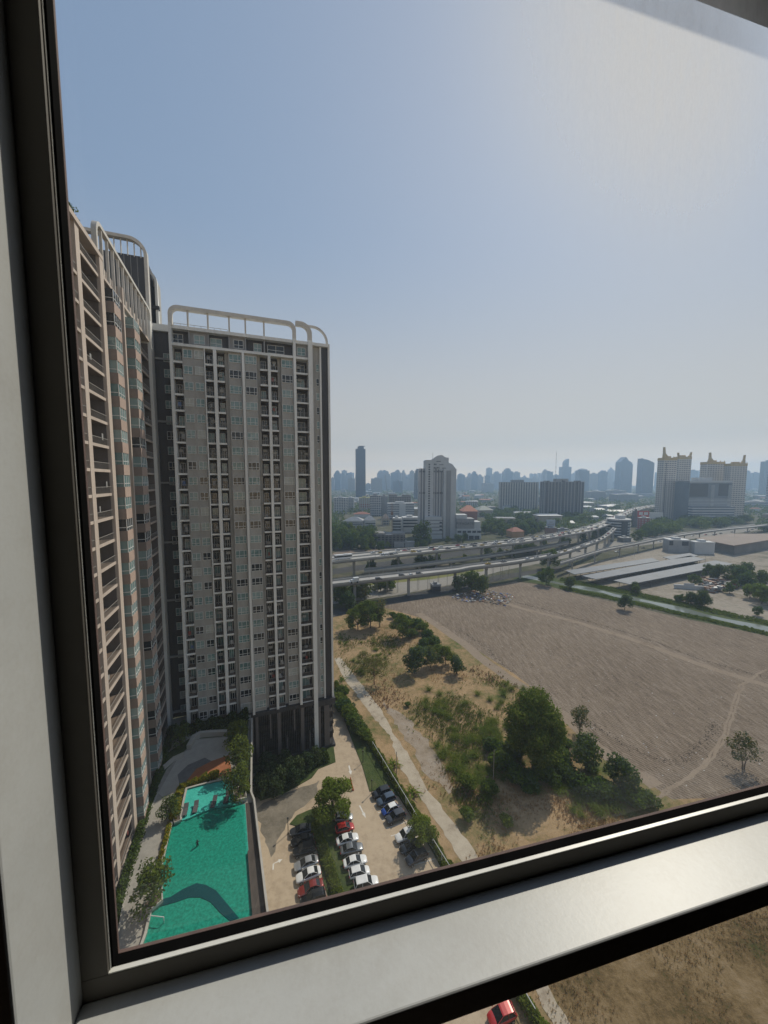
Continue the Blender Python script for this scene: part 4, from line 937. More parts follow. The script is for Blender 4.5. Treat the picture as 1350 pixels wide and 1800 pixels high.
put(bush, 889, 1450, 0, .8, 'round green bush alone on the dry grass near the ledge'); put(bush, 716, 1242, 0, .55, 'small round bush beside the broken path'); put(bush, 820, 1385, 0, 1.2, 'bright bush at the foot of the pale post'); put(bush, 858, 1395, 0, 1.2, 'low bush right of the pale post foot'); put(bush, 820, 1440, 0, .9, 'flat green weed patch bush near the path')
bg3 = 'shrubs behind the hedge at the tower corner'
for x, y, s in ((596, 1238, 1.3), (606, 1250, 1.4), (614, 1262, 1.4), (622, 1275, 1.4), (630, 1288, 1.3), (602, 1222, 1.2), (640, 1300, 1.2)): put(random.choice((bush, bushd)), x, y, 0, s, 'thick shrub massed at the corner of the podium behind the drive', bg3)
gr = 'clumps of tall green weeds on the dry lot'
lb_ = 'clump of tall green weeds on the dry grass lot'
def inpoly(x, y, poly):
    c_ = False; j = len(poly) - 1
    for i in range(len(poly)):
        if (poly[i][1] > y) != (poly[j][1] > y) and x < (poly[j][0] - poly[i][0]) * (y - poly[i][1]) / (poly[j][1] - poly[i][1]) + poly[i][0]: c_ = not c_
        j = i
    return c_
def scatter(n, poly):
    out = []; xs = [q[0] for q in poly]; ys = [q[1] for q in poly]
    while len(out) < n:
        x, y = random.uniform(min(xs), max(xs)), random.uniform(min(ys), max(ys))
        if inpoly(x, y, poly): out.append((x, y))
    return out
weedp = [(725, 1245), (790, 1225), (830, 1195), (875, 1185), (890, 1240), (880, 1300), (930, 1380), (860, 1385), (815, 1380), (790, 1330), (750, 1290)]
cen_ = scatter(16, weedp)
for k in range(96):
    cx_, cy_ = random.choice(cen_); x, y = cx_ + random.gauss(0, 19), cy_ + random.gauss(0, 14); put(reed, x, y, 0, random.uniform(.6, 1.1), lb_, gr)
for x, y in scatter(32, [(895, 1300), (980, 1330), (1000, 1395), (940, 1400), (890, 1370)]): put(reed, x, y, 0, random.uniform(.7, 1.2), lb_, gr)
for x, y in scatter(24, [(990, 1370), (1040, 1350), (1090, 1390), (1150, 1415), (1010, 1440)]): put(reed, x, y, 0, random.uniform(.7, 1.2), lb_, gr)
for x, y in scatter(26, [(595, 1110), (690, 1120), (700, 1150), (640, 1190), (600, 1150)]): put(reed, x, y, 0, random.uniform(.4, .8), lb_, gr)
# ground cover nobody could count: dry tufts over the lot
def ground_blades(name, label, polys, n, h, mats, seed=1, wmul=.06, jit=2.0):
    pos, D_, U_, mi = [], [], [], []
    for poly, k in polys:
        pts = [P(*q) for q in poly]; wpoly = [(p.x, p.y) for p in pts]
        for x, y in scatter(int(n * k), wpoly):
            x += random.gauss(0, jit); y += random.gauss(0, jit)
            if jit > 1 and math.sin(x * .31 + 1.3) + math.sin(y * .27) + math.sin((x + y) * .13) < random.uniform(-1.6, .9): continue
            hh = h * random.uniform(.5, 1.5); a0_ = random.uniform(0, 6.28)
            for j in range(4):
                a = a0_ + j * 1.6 + random.uniform(-.4, .4); d = Vector((math.cos(a) * .6, math.sin(a) * .6, 1)).normalized() * hh * .5
                pos.append((x + d.x, y + d.y, d.z)); D_.append(d * 1.0); U_.append(Vector((-math.sin(a), math.cos(a), 0)) * hh * wmul * 2); mi.append(int(random.random() < .35))
    o = quads_obj(name, np.array(pos), np.array(D_), np.array(U_), mats, None, mi); tag(o, label, 'grass', kind='stuff'); return o
ground_blades('dry_grass', 'tawny dry grass covering the empty lot', [([(600, 1100), (690, 1100), (790, 1180), (870, 1190), (860, 1240), (740, 1240), (690, 1250), (640, 1195), (600, 1150)], .35), ([(770, 1300), (830, 1390), (1000, 1400), (1130, 1440), (1000, 1640), (860, 1560), (800, 1440), (730, 1300)], .65)], 13000, .36, [LF['straw'], LF['dry']])
ground_blades('green_grass', 'patchy green grass on the empty lot', [([(595, 1115), (700, 1120), (700, 1160), (620, 1190)], .5), ([(790, 1400), (850, 1420), (850, 1450), (790, 1440)], .25), ([(720, 1240), (880, 1190), (900, 1300), (800, 1370)], .9)], 6500, .55, [LF['mid'], LF['olive']])
ground_blades('dry_grass', 'brown dry grass far below the window ledge', [([(960, 1740), (1350, 1600), (1700, 1600), (1500, 1850), (1050, 1850)], 1)], 9000, .24, [LF['straw'], LF['olive']])
ground_blades('bank_grass', 'green grass on the canal banks', [([(985, 1016), (1100, 1038), (1240, 1068), (1350, 1092), (1350, 1099), (1240, 1075), (1100, 1044), (985, 1021)], .6), ([(985, 1031), (1090, 1053), (1240, 1087), (1350, 1112), (1350, 1117), (1240, 1092), (1090, 1058), (985, 1036)], .4)], 4600, .7, [LF['deep'], LF['mid']], wmul=.16, jit=.4)
ground_blades('withered_brush', 'reddish withered brush on the bank of the field and beside the path', [([(820, 1172), (850, 1178), (905, 1210), (900, 1222), (860, 1200), (820, 1182)], .5), ([(650, 1205), (690, 1215), (700, 1235), (665, 1240)], .5)], 350, .6, [LF['reddish'], LF['dry']])
put(t2, 1339, 1062, 0, 1.6, 'bright green tree beyond the canal at the right edge'); put(t2, 1318, 1052, 0, 1.2, 'smaller bright tree left of the bright green canal tree')
for x, y, s, l_ in ((1262, 1022, 1.5, 'olive tree on the waste ground between carports and canal'), (1248, 1018, 1.2, 'thin tree left of the olive tree on the waste ground'), (1302, 1020, 1.3, 'tree behind the scrap heap'), (1220, 1030, .9, 'low bushy tree by the block wall'), (1215, 1062, 1.0, 'bush tree on the canal bank below the block wall'), (1235, 1066, 1.1, 'dark bush tree on the canal bank'), (1115, 1040, .9, 'bush tree at the corner of the carports')): put(random.choice((t5, t7, t4)), x, y, 0, s, l_)
# ================================================================== cars
def car_paint(name, c, metal=.3, rough=.28):
    m, nt, bs = new_mat(name); n = noise(nt, .8, 3)
    nt.links.new(ramp(nt, n, [(.3, tuple(x * .85 for x in c)), (.7, c)]), bs.inputs['Base Color']); bs.inputs['Metallic'].default_value = metal; bs.inputs['Roughness'].default_value = rough
    bs.inputs['Coat Weight'].default_value = .6; bs.inputs['Coat Roughness'].default_value = .08; return m
PAINT = {k: car_paint('car_paint_' + k, c, mt) for k, c, mt in (('white', (.72, .72, .70), .0), ('silver', (.42, .43, .44), .5), ('grey', (.20, .21, .22), .5), ('charcoal', (.055, .06, .07), .4), ('black', (.012, .013, .015), .2), ('red', (.42, .022, .02), .1), ('maroon', (.22, .025, .018), .2), ('blue', (.02, .07, .32), .3), ('slate', (.07, .10, .14), .4), ('yellow', (.55, .36, .02), 0), ('pink', (.55, .12, .22), 0), ('green', (.05, .25, .10), 0))}
m_cg = M('car_glass', (.015, .018, .02), (.01, .012, .014), 1, .06); m_tyre = M('tyre_rubber', (.018, .018, .018), (.012, .012, .012), 4, .8); m_rim = M('alloy_rim', (.45, .45, .46), (.38, .38, .39), 3, .3, .8)
m_hl = M('headlamp_lens', (.62, .63, .62), (.5, .51, .5), 8, .1); m_tl = M('tail_lamp_lens', (.35, .015, .012), (.22, .01, .008), 8, .15)
def car_proto(kind):
    root = thing('parked_car', '', 'car')
    # profile: x back..front, half width, z lower, z belt
    if kind == 'sedan': prof = [(-2.2, .70, .42, .86), (-2.12, .80, .30, .95), (-1.5, .88, .22, .98), (-.6, .90, .20, .95), (.6, .90, .20, .93), (1.2, .88, .22, .90), (1.85, .82, .26, .80), (2.15, .70, .34, .66), (2.24, .58, .42, .58)]; cab = [(-1.75, .66, .96), (-.95, .60, 1.36), (.12, .60, 1.40), (1.1, .70, .92)]
    elif kind == 'suv': prof = [(-2.15, .74, .48, 1.02), (-2.1, .84, .34, 1.10), (-1.5, .90, .26, 1.10), (-.6, .92, .25, 1.06), (.6, .92, .25, 1.04), (1.2, .90, .26, 1.02), (1.8, .85, .30, .94), (2.12, .74, .38, .80), (2.2, .62, .46, .70)]; cab = [(-2.08, .74, 1.08), (-1.7, .68, 1.62), (.2, .68, 1.66), (1.05, .76, 1.04)]
    else: prof = [(-1.9, .70, .44, .92), (-1.85, .79, .32, 1.0), (-1.3, .84, .24, 1.0), (-.5, .85, .22, .97), (.6, .85, .22, .94), (1.15, .83, .24, .91), (1.6, .78, .28, .82), (1.85, .66, .36, .68), (1.92, .55, .42, .60)]; cab = [(-1.82, .66, .98), (-1.35, .60, 1.42), (.15, .60, 1.46), (1.1, .68, .94)]
    rings = []
    for x, hw, zl, zb in prof:
        rings.append([(x, -hw * .88, zl), (x, hw * .88, zl), (x, hw, zl + (zb - zl) * .45), (x, hw * .97, zb - .07), (x, hw * .82, zb), (x, -hw * .82, zb), (x, -hw * .97, zb - .07), (x, -hw, zl + (zb - zl) * .45)])
    mb = MB().loft(rings); 
    body = mb.build('body', PAINT['white'], root, smooth=True, local=True); body.modifiers.new('sub', 'SUBSURF').render_levels = 1
    # greenhouse
    (xa, wa, za), (xb, wb, zb), (xc, wc, zc), (xd, wd, zd) = cab
    g = MB(); R4 = lambda x, hw, z: [(x, -hw, z), (x, hw, z)]
    lo = [(xa, -wa - .08, za - .06), (xa, wa + .08, za - .06), (xd, wd + .08, zd - .06), (xd, -wd - .08, zd - .06)]; hi = [(xb, -wb, zb), (xb, wb, zb), (xc, wc, zc), (xc, -wc, zc)]
    g.hexa(lo + hi); g.build('windows', m_cg, root, local=True)
    r = MB(); r.loft([[(x, -hw, z), (x, hw, z), (x, hw - .03, z + t_), (x, -hw + .03, z + t_)] for x, hw, z, t_ in ((xb - .06, wb + .01, zb - .03, .06), (xb + .2, wb + .015, zb - .01, .07), ((xb + xc) / 2, wb + .02, (zb + zc) / 2 - .005, .075), (xc - .15, wc + .015, zc - .005, .06), (xc + .05, wc + .01, zc - .03, .05))])
    for s in (-1, 1):       # pillars
        for (p, q) in (((xa, s * (wa + .08), za - .05), (xb, s * wb, zb)), ((xd, s * (wd + .08), zd - .05), (xc, s * wc, zc)), (((xb + xc) / 2, s * (wb + .13), (za + zd) / 2 - .04), ((xb + xc) / 2, s * (wb + .01), zb + .01))): r.tube(p, q, .035, .035, 5)
    roof = r.build('roof', PAINT['white'], root, local=True)
    L_ = prof[-1][0]; wx = 1.38 if kind != 'hatch' else 1.2
    for x in (-wx, wx):
        for s in (-1, 1):
            hw = .80 if kind != 'hatch' else .75; t = MB(); n = 16
            rings = [[(x + rr_ * math.cos(2 * math.pi * i / n), s * y, .32 + rr_ * math.sin(2 * math.pi * i / n)) for i in range(n)] for y, rr_ in ((hw - .1, .30), (hw - .08, .32), (hw + .09, .32), (hw + .11, .29))]
            wh = t.loft(rings).build('wheel', m_tyre, root, local=True)
            q_ = MB().loft([[(x + rr_ * math.cos(2 * math.pi * i / n), s * y, .32 + rr_ * math.sin(2 * math.pi * i / n)) for i in range(n)] for y, rr_ in ((hw + .08, .2), (hw + .115, .19))]).build('rim', m_rim, wh, local=True)
    p = prof
    for s in (-1, 1):
        h = MB(); h.hexa([(L_ - .16, s * .38, p[-1][3] - .06), (L_ - .03, s * .36, p[-1][3] - .06), (L_ - .20, s * .66, p[-2][3] - .06), (L_ - .34, s * .68, p[-2][3] - .06), (L_ - .2, s * .38, p[-1][3] + .08), (L_ - .08, s * .36, p[-1][3] + .06), (L_ - .24, s * .67, p[-2][3] + .05), (L_ - .36, s * .68, p[-2][3] + .06)]); h.build('headlight', m_hl, root, local=True)
        h = MB(); x = p[0][0]; h.box(x - .035, x + .1, s * .42 if s > 0 else s * .72, s * .72 if s > 0 else s * .42, p[0][3] - .17, p[0][3] - .02); h.build('tail_light', m_tl, root, local=True)
        h = MB(); h.box(xd - .35, xd - .2, s * .9 if s > 0 else s * 1.04, s * 1.04 if s > 0 else s * .9, zd + .0, zd + .12); h.build('wing_mirror', PAINT['black'], root, local=True)
    return root
CARP = {k: proto(car_proto, k) for k in ('sedan', 'suv', 'hatch')}
def place_car(kind, col, front, rear, label, group, roofcol=None, z=.035, s=.93, name='parked_car'):
    f, r = P(*front, .5), P(*rear, .5); d = f - r; c_ = (f + r) / 2
    o, kids = dup(CARP[kind], (c_.x, c_.y, z), math.atan2(d.y, d.x), s, label, group); o.name = name
    for k in kids:
        if k.name.split('.')[0] in ('body', 'roof', 'wing_mirror'):
            k.material_slots[0].link = 'OBJECT'; k.material_slots[0].material = PAINT[(roofcol or col) if k.name.startswith('roof') else col]
    return o
G1, G2, G3 = 'cars parked in the row beside the pool deck', 'cars parked in the row along the planted island', 'cars parked in the row by the hedge'
for a in (('sedan', 'charcoal', (511, 1464), (546, 1456), 'dark grey sedan at the far end of the row beside the pool', G1), ('sedan', 'black', (513, 1482), (549, 1474), 'black sedan next to the dark grey sedan beside the pool', G1), ('suv', 'black', (516, 1500), (553, 1490), 'black sport utility car beside the silver sedan', G1), ('sedan', 'silver', (517, 1526), (559, 1511), 'silver sedan between the black and white cars beside the pool', G1), ('sedan', 'white', (522, 1546), (562, 1531), 'white sedan beside the maroon car near the pool deck', G1), ('sedan', 'maroon', (523, 1571), (568, 1553), 'maroon car in the row beside the pool deck', G1), ('suv', 'black', (526, 1592), (574, 1573), 'black car cut by the window frame beside the maroon car', G1),
          ('hatch', 'silver', (619, 1436), (590, 1439), 'grey silver hatchback under the leafy island tree', G2), ('hatch', 'red', (622, 1452), (590, 1461), 'bright red hatchback near the leafy island tree', G2), ('sedan', 'white', (630, 1470), (591, 1482), 'white sedan directly beside the bright red hatchback', G2), ('sedan', 'grey', (637, 1488), (599, 1497), 'grey sedan between two white sedans on the island side', G2), ('sedan', 'white', (645, 1509), (603, 1521), 'white sedan next to the grey sedan on the nearer side', G2), ('hatch', 'white', (649, 1529), (614, 1539), 'small white hatchback near the window frame', G2), ('suv', 'white', (662, 1549), (625, 1559), 'white car with sunroof half hidden by the window frame', G2),
          ('suv', 'black', (654, 1400), (686, 1389), 'black car at the far end of the row by the hedge', G3), ('suv', 'slate', (663, 1413), (694, 1401), 'slate blue car beside the black car by the hedge', G3), ('hatch', 'blue', (671, 1430), (699, 1417), 'blue hatchback with a white roof by the hedge', G3, 'white'), ('suv', 'charcoal', (679, 1444), (711, 1430), 'dark slate car next to the empty bay by the hedge', G3), ('suv', 'white', (695, 1477), (731, 1462), 'white sport utility car with black sunroof by the hedge', G3), ('sedan', 'black', (704, 1496), (738, 1481), 'black sedan beside the white sport utility car', G3), ('suv', 'charcoal', (714, 1517), (750, 1499), 'dark car in shade at the window frame by the hedge', G3), ('hatch', 'red', (858, 1797), (905, 1776), 'red car seen through the lower pane below the ledge', G3)): place_car(*a)
m_sun = m_cg
# ================================================================== small things on the near ground
m_pole = M('dark_lamp_post', (.03, .03, .03), (.02, .02, .02), 3, .5); m_lamp = M('lamp_diffuser', (.5, .48, .42), (.4, .38, .33), 3, .4)
def bollard(x, y, h, label):
    p = P(x, y, .1); t = thing('lamp_post', label, 'lamp post', p)
    MB().tube((0, 0, 0), (0, 0, h), .07, .06, 8).build('post', m_pole, t, local=True)
    MB().loft([[(r_ * math.cos(i * math.pi / 4), r_ * math.sin(i * math.pi / 4), z) for i in range(8)] for r_, z in ((.09, h), (.15, h + .05), (.17, h + .28), (.05, h + .36))]).build('lantern', m_pole, t, local=True)
    MB().tube((0, 0, 0), (0, 0, .12), .14, .14, 8).build('base', m_pole, t, local=True)
bollard(506.5, 1465, 2.9, 'dark garden lamp post at the corner of the island by the pool side cars'); bollard(653.6, 1394, 2.7, 'dark garden lamp post beside the black car at the drive'); bollard(603.5, 1428, 2.4, 'dark garden lamp post under the leafy island tree'); bollard(638, 1340, 2.6, 'dark garden lamp post in the verge at the bend of the drive')
m_cone = M('orange_cone_plastic', (.55, .12, .03), (.45, .09, .02), 4, .6)
for k, (x, y) in enumerate(((616, 1372), (617.5, 1378), (619, 1384), (620.5, 1389))):
    p = P(x, y, .034); t = thing('traffic_cone', ('orange cone farthest up the drive in the line of four', 'second orange cone down the drive in the line of four', 'third orange cone down the drive in the line of four', 'orange cone lowest on the drive in the line of four')[k], 'traffic cone', p, 0, 'orange cones on the drive')
    MB().box(-.22, .22, -.22, .22, 0, .05).build('base', m_pole, t, local=True); MB().tube((0, 0, .05), (0, 0, .85), .19, .04, 12).build('body', m_cone, t, local=True); MB().tube((0, 0, .4), (0, 0, .58), .122, .09, 12).build('band', m_frame, t, local=True)
# white fence rail with posts
def fence(name, label, pts, h, step, mat, rails=(1.0,), rr_=.05, mesh=None):
    t = thing(name, label, 'fence', (*pts[0].xy, 0)); rl = MB(); ps = MB()
    for i in range(len(pts) - 1):
        a, b = pts[i], pts[i + 1]; L = (b - a).length
        for q in rails: rl.tube((*a.xy, h * q), (*b.xy, h * q), rr_, rr_, 5)
        for k in range(int(L / step) + 1): q = a.lerp(b, min(1, k * step / L)); ps.tube((*q.xy, 0), (*q.xy, h), rr_ * .9, rr_ * .9, 5)
        if mesh: rl.quad((*a.xy, .1), (*b.xy, .1), (*b.xy, h * .97), (*a.xy, h * .97), 1)
    rl.build('rail', [mat] + ([mesh] if mesh else []), t); ps.build('posts', mat, t); return t
fence('fence', 'thin white topped fence along the hedge beside the broken path', PX(0, (655, 1318), (690, 1378), (715, 1420), (735, 1455), (760, 1492), (783, 1530), (860, 1660), (940, 1800)), 2.1, 3, m_frame, (1.0, .1), .06)
m_post = M('weathered_concrete_post', (.30, .27, .22), (.23, .205, .165), 1, .8)
def post(x, y, yt, r0, label, name='utility_post'):
    p = P(x, y); z = HT(x, yt, p.y); t = thing(name, label, 'post', p); MB().tube((0, 0, 0), (0, 0, z), r0, r0 * .7, 8).build('shaft', m_post, t, local=True); MB().tube((0, 0, z), (0, 0, z + .1), r0 * .9, r0 * .5, 8).build('cap', m_post, t, local=True)
post(867, 1376, 1320, .11, 'tall pale thin post standing alone among the weeds'); post(697, 1362, 1322, .10, 'short brown post by the banana plants on the path edge', 'fence_post')
# sun loungers in the shallow pool
m_lg = M('lounger_weave', (.10, .095, .10), (.07, .066, .07), 6, .7)
def lounger(px0, px1, label):
    a, b = P(*px0, ZD + .6), P(*px1, ZD + .6); d = b - a; c_ = (a + b) / 2
    t = thing('sun_lounger', label, 'sun lounger', (c_.x, c_.y, ZD + .16), math.atan2(d.y, d.x), 'sun loungers in the shallow pool')
    L = 1.05
    MB().box(-L, .35, -.34, .34, .27, .36).build('seat', m_lg, t, local=True)
    MB().hexa([(.36, -.34, .27), (1.0, -.34, .60), (1.0, .34, .60), (.36, .34, .27), (.33, -.34, .36), (.97, -.34, .69), (.97, .34, .69), (.33, .34, .36)]).build('backrest', m_lg, t, local=True)
    for x in (-.9, .25):
        for y in (-.29, .29): MB().box(x - .04, x + .04, y - .04, y + .04, 0, .268).build('leg', m_lg, t, local=True)
lounger((324, 1431), (328, 1414), 'dark lounger leftmost in the shallow pool'); lounger((342, 1427), (346, 1408), 'dark lounger second from the left in the shallow pool'); lounger((373, 1417), (379, 1400), 'dark lounger third from the left, beside the planter tree side'); lounger((396, 1409), (402, 1392), 'dark lounger shaded by the planter tree')
# grab rail at the near pool edge
q0, q1 = P(262, 1613, ZD + .5), P(288, 1616, ZD + .5); t = thing('handrail', 'white handrail at the near left edge of the pool', 'handrail', (*q0.xy, ZD + .3))
MB().tube((*q0.xy, ZD + .8), (*q1.xy, ZD + .8), .05, .05, 8).build('rail', m_frame, t)
for q in (q0, q1): MB().tube((*q.xy, ZD + .02), (*q.xy, ZD + .8), .045, .045, 8).build('leg', m_frame, t)
# planters
def planter(px, label, h=.75):
    pts = PX(ZD, *px); t = thing('planter', label, 'planter', (*pts[0].xy, ZD)); n = len(pts)
    c_ = sum(pts, Vector()) / n; mb = MB(); inn = [c_ + (p - c_) * .86 for p in pts]
    for i in range(n): j = (i + 1) % n; mb.hexa([(*pts[i].xy, ZD + .02), (*pts[j].xy, ZD + .02), (*inn[j].xy, ZD + .02), (*inn[i].xy, ZD + .02), (*pts[i].xy, ZD + h), (*pts[j].xy, ZD + h), (*inn[j].xy, ZD + h), (*inn[i].xy, ZD + h)])
    mb.build('wall', m_stone, t); MB().prism([tuple(p.xy) for p in inn], ZD + .021, ZD + h - .1).build('soil', m_clod, t)
planter([(252, 1596), (266, 1590), (286, 1562), (287, 1590), (268, 1606), (254, 1608)], 'stone planter holding the tree at the near pool edge')
planter([(408, 1392), (432, 1386), (434, 1409), (414, 1414)], 'stone planter with a tree at the corner of the shallow pool'); planter([(305, 1443), (317, 1437), (318, 1447), (306, 1452)], 'small stone planter at the left corner of the shallow pool', .6)
# swimmer standing in the pool
sp_ = P(347, 1484, ZD + .34); me = bpy.data.meshes.new('person')
J = [(0, 0, 0), (0, 0, .22), (0, 0, .42), (0, 0, .52), (0, .01, .64), (0, 0, .74), (-.17, 0, .42), (-.24, .06, .22), (-.2, .16, .06), (.17, 0, .42), (.24, .06, .22), (.2, .16, .06), (-.09, 0, -.1), (-.1, .02, -.3), (.09, 0, -.1), (.1, .02, -.3)]
E = [(0, 1), (1, 2), (2, 3), (3, 4), (4, 5), (2, 6), (6, 7), (7, 8), (2, 9), (9, 10), (10, 11), (0, 12), (12, 13), (0, 14), (14, 15)]
RD = [.15, .14, .12, .06, .10, .07, .06, .05, .035, .06, .05, .035, .09, .07, .09, .07]
me.from_pydata(J, E, []); pn = bpy.data.objects.new('person', me); C.objects.link(pn); pn.location = sp_; pn.rotation_euler = (0, 0, .6)
md = pn.modifiers.new('skin', 'SKIN'); 
for i, sv in enumerate(me.skin_vertices[0].data): sv.radius = (RD[i], RD[i] * .8); sv.use_root = (i == 0)
pn.modifiers.new('sub', 'SUBSURF').render_levels = 1; me.materials.append(M('dark_swimwear', (.035, .035, .04), (.02, .02, .024), 5, .6)); tag(pn, 'dark clad swimmer standing alone in the green pool', 'person')
# ================================================================== viaducts
m_vc = M('viaduct_concrete', (.42, .40, .365), (.31, .295, .27), .12, .8, stretch=(1, 1, .5)); m_deckroad = M('viaduct_roadway', (.37, .355, .33), (.29, .28, .26), .08, .8); m_girder = M('viaduct_girder', (.22, .21, .195), (.155, .148, .138), .1, .85)
def viaduct(name, label, near, far, z, thick=1.6, pier_step=35, median=False, pier_r=1.0, z0=0, par=.9):
    """near and far edges of the deck as sight lines met at deck height"""
    nr = smooth(PX(z, *near), 6); fr = smooth(PX(z, *far), 6); n = min(len(nr), len(fr))
    t = thing(name, label, 'viaduct', (*nr[0].xy, 0)); up = Vector((0, 0, 1))
    def ext(a, b, m_, s0, s1, z0_, z1_):
        for i in range(n - 1):
            def q(k, s, zz): p = nr[k].lerp(fr[k], s); return (p.x, p.y, z + zz)
            m_.hexa([q(i, s0, z0_), q(i + 1, s0, z0_), q(i + 1, s1, z0_), q(i, s1, z0_), q(i, s0, z1_), q(i + 1, s0, z1_), q(i + 1, s1, z1_), q(i, s1, z1_)])
    g = MB(); ext(nr, fr, g, .12, .88, -thick, -.3); g.build('girder', m_girder, t)
    r = MB(); ext(nr, fr, r, 0, 1, -.3, 0); r.build('roadway', m_deckroad, t)
    for s0, s1 in ((0, .035), (.965, 1)):
        p = MB(); ext(nr, fr, p, s0, s1, -.5, par); p.build('parapet', m_vc, t)
    if median: p = MB(); ext(nr, fr, p, .48, .52, .003, .8); p.build('median_barrier', m_vc, t)
    acc = pier_step * .4
    for i in range(n - 1):
        a, b = (nr[i] + fr[i]) / 2, (nr[i + 1] + fr[i + 1]) / 2; L = (b - a).length; acc += L
        if acc > pier_step:
            acc = 0; d = (fr[i] - nr[i]).normalized(); w_ = (fr[i] - nr[i]).length; d2 = Vector((-d.y, d.x, 0)); k = MB()
            k.hexa([tuple(a + d * sx * pier_r + d2 * sy * pier_r * .7 + up * (-a.z + zz)) for zz in (0, z - thick - .9) for sx, sy in ((-1, -1), (1, -1), (1, 1), (-1, 1))])
            hw = w_ * .36
            k.hexa([tuple(a + d * sx * (hw if zz > z - thick - .5 else pier_r * 1.02) + d2 * sy * pier_r * .8 + up * (-a.z + zz)) for zz in (z - thick - 1.6, z - thick - .01) for sx, sy in ((-1, -1), (1, -1), (1, 1), (-1, 1))])
            k.build('pier', m_vc, t)
    return t, nr, fr
ex, en, ef = viaduct('expressway', 'far wide elevated expressway with two carriageways curving to the horizon', [(480, 1003), (585, 989), (700, 977), (830, 963.5), (915, 955), (985, 943.5), (1045, 932), (1081, 918), (1108, 903), (1135, 894), (1165, 889)], [(480, 985), (585, 977.5), (700, 966.5), (830, 956), (915, 946.5), (985, 936), (1045, 921.5), (1081, 906), (1108, 894.5), (1133, 889.5), (1160, 886.5)], 14, median=True, pier_r=1.3, pier_step=32)
rp, rn, rf = viaduct('ramp_viaduct', 'nearer narrow ramp viaduct in front of the expressway on tall piers', [(480, 1041), (585, 1029), (700, 1016), (800, 1004.5), (830, 999), (915, 988), (985, 974.5), (1031, 960), (1060, 948.5), (1076, 937), (1084, 929)], [(480, 1033), (585, 1021.5), (700, 1008.5), (800, 998.5), (830, 993.5), (915, 983), (985, 969.5), (1028, 956), (1055, 945.5), (1070, 934.5), (1078, 927)], 12, pier_step=27, pier_r=1.1, thick=1.5)
tv, tn_, tf = viaduct('rail_viaduct', 'long thin pale viaduct sweeping past the white showroom to the right edge', [(985, 992), (1057, 970), (1110, 959), (1190, 943), (1270, 932), (1350, 924), (1500, 906)], [(985, 988.6), (1057, 966.6), (1110, 956), (1190, 940), (1270, 929.4), (1350, 921.3), (1500, 904)], 8, pier_step=34, thick=1.0, pier_r=.7)
fence('railing', 'grey railing along the far side of the street behind the ramp viaduct', [p + Vector((0, 3, -12)) for p in rf[6:30]], 12.6, 6, m_vc, (1.0, .97), .12)
lv, ln_, lf_ = viaduct('low_viaduct', 'low dark street deck half hidden between the expressway and the ramp viaduct', [(640, 1006), (720, 997), (830, 983), (930, 968), (1000, 955)], [(640, 1001), (720, 992.5), (830, 979), (930, 964), (1000, 951.5)], 6, pier_step=26, thick=1.2)
# lamps on the viaducts
def streetlamp(p, h, az, label, group):
    t = thing('street_lamp', label, 'street lamp', p, az, group); MB().tube((0, 0, 0), (0, 0, h), .11, .07, 6).build('pole', m_vc, t, local=True)
    MB().tube((0, 0, h), (1.8, 0, h + .35), .06, .05, 5).build('arm', m_vc, t, local=True); MB().box(1.6, 2.3, -.13, .13, h + .27, h + .42).build('head', m_frame, t, local=True); return t
for i in (10, 17, 24, 31, 38, 45): p = nr = en[i]; streetlamp((p.x, p.y, 14), 8, 1.2, 'tall street lamp on the near parapet of the expressway', 'street lamps along the expressway')
for x, y in ((649, 1017), (873, 988)): p = P(x, y, 12); streetlamp((p.x, p.y, 12), 9, 1.6, 'grey street lamp on the ramp viaduct ' + ('above the thin bare tree' if x < 700 else 'before the broad dark tree'), None)
for x, y in ((1000, 1000), (1045, 990), (1085, 982), (1115, 978), (1170, 966), (1238, 1010), (1290, 960)): streetlamp(P(x, y), 13, 1.5, 'thin tall lamp pole standing in the street by the carports', 'lamp poles in the street by the carports')
# ---- traffic
def traffic(kind, col, p, d, label, group):
    o, kids = dup(CARP[kind], p, math.atan2(d.y, d.x), .95, label, group); o.name = 'car'
    for k in kids:
        if k.name.split('.')[0] in ('body', 'roof'): k.material_slots[0].link = 'OBJECT'; k.material_slots[0].material = PAINT[col]
def along(nr, fr, f, s):
    k = f * (len(nr) - 1); i = min(int(k), len(nr) - 2); a = nr[i].lerp(fr[i], s); b = nr[i + 1].lerp(fr[i + 1], s); return a.lerp(b, k - i), (b - a).normalized()
cols = ['white', 'silver', 'white', 'grey', 'charcoal', 'black', 'white', 'red', 'silver', 'yellow']
for lane, s, n, dr_ in (('far carriageway', .80, 38, -1), ('far carriageway', .66, 24, -1), ('near carriageway', .34, 34, 1), ('near carriageway', .2, 34, 1)):
    for k in range(n):
        f = .16 + .8 * (k + random.uniform(.1, .9)) / n; p, d = along(en, ef, f, s); c_ = random.choice(cols)
        traffic(random.choice(('sedan', 'suv', 'hatch')), c_, p + Vector((0, 0, .02)), d * dr_, f'{c_} car driving on the {lane} of the far expressway', f'{c_} cars on the {lane} of the expressway')
for k in range(18):
    f = .5 + .48 * (k + random.uniform(.1, .9)) / 18; p, d = along(rn, rf, f, .5); c_ = random.choice(cols); traffic(random.choice(('sedan', 'hatch')), c_, p + Vector((0, 0, .02)), d, f'{c_} car on the far bend of the ramp viaduct', f'{c_} cars on the ramp viaduct bend')
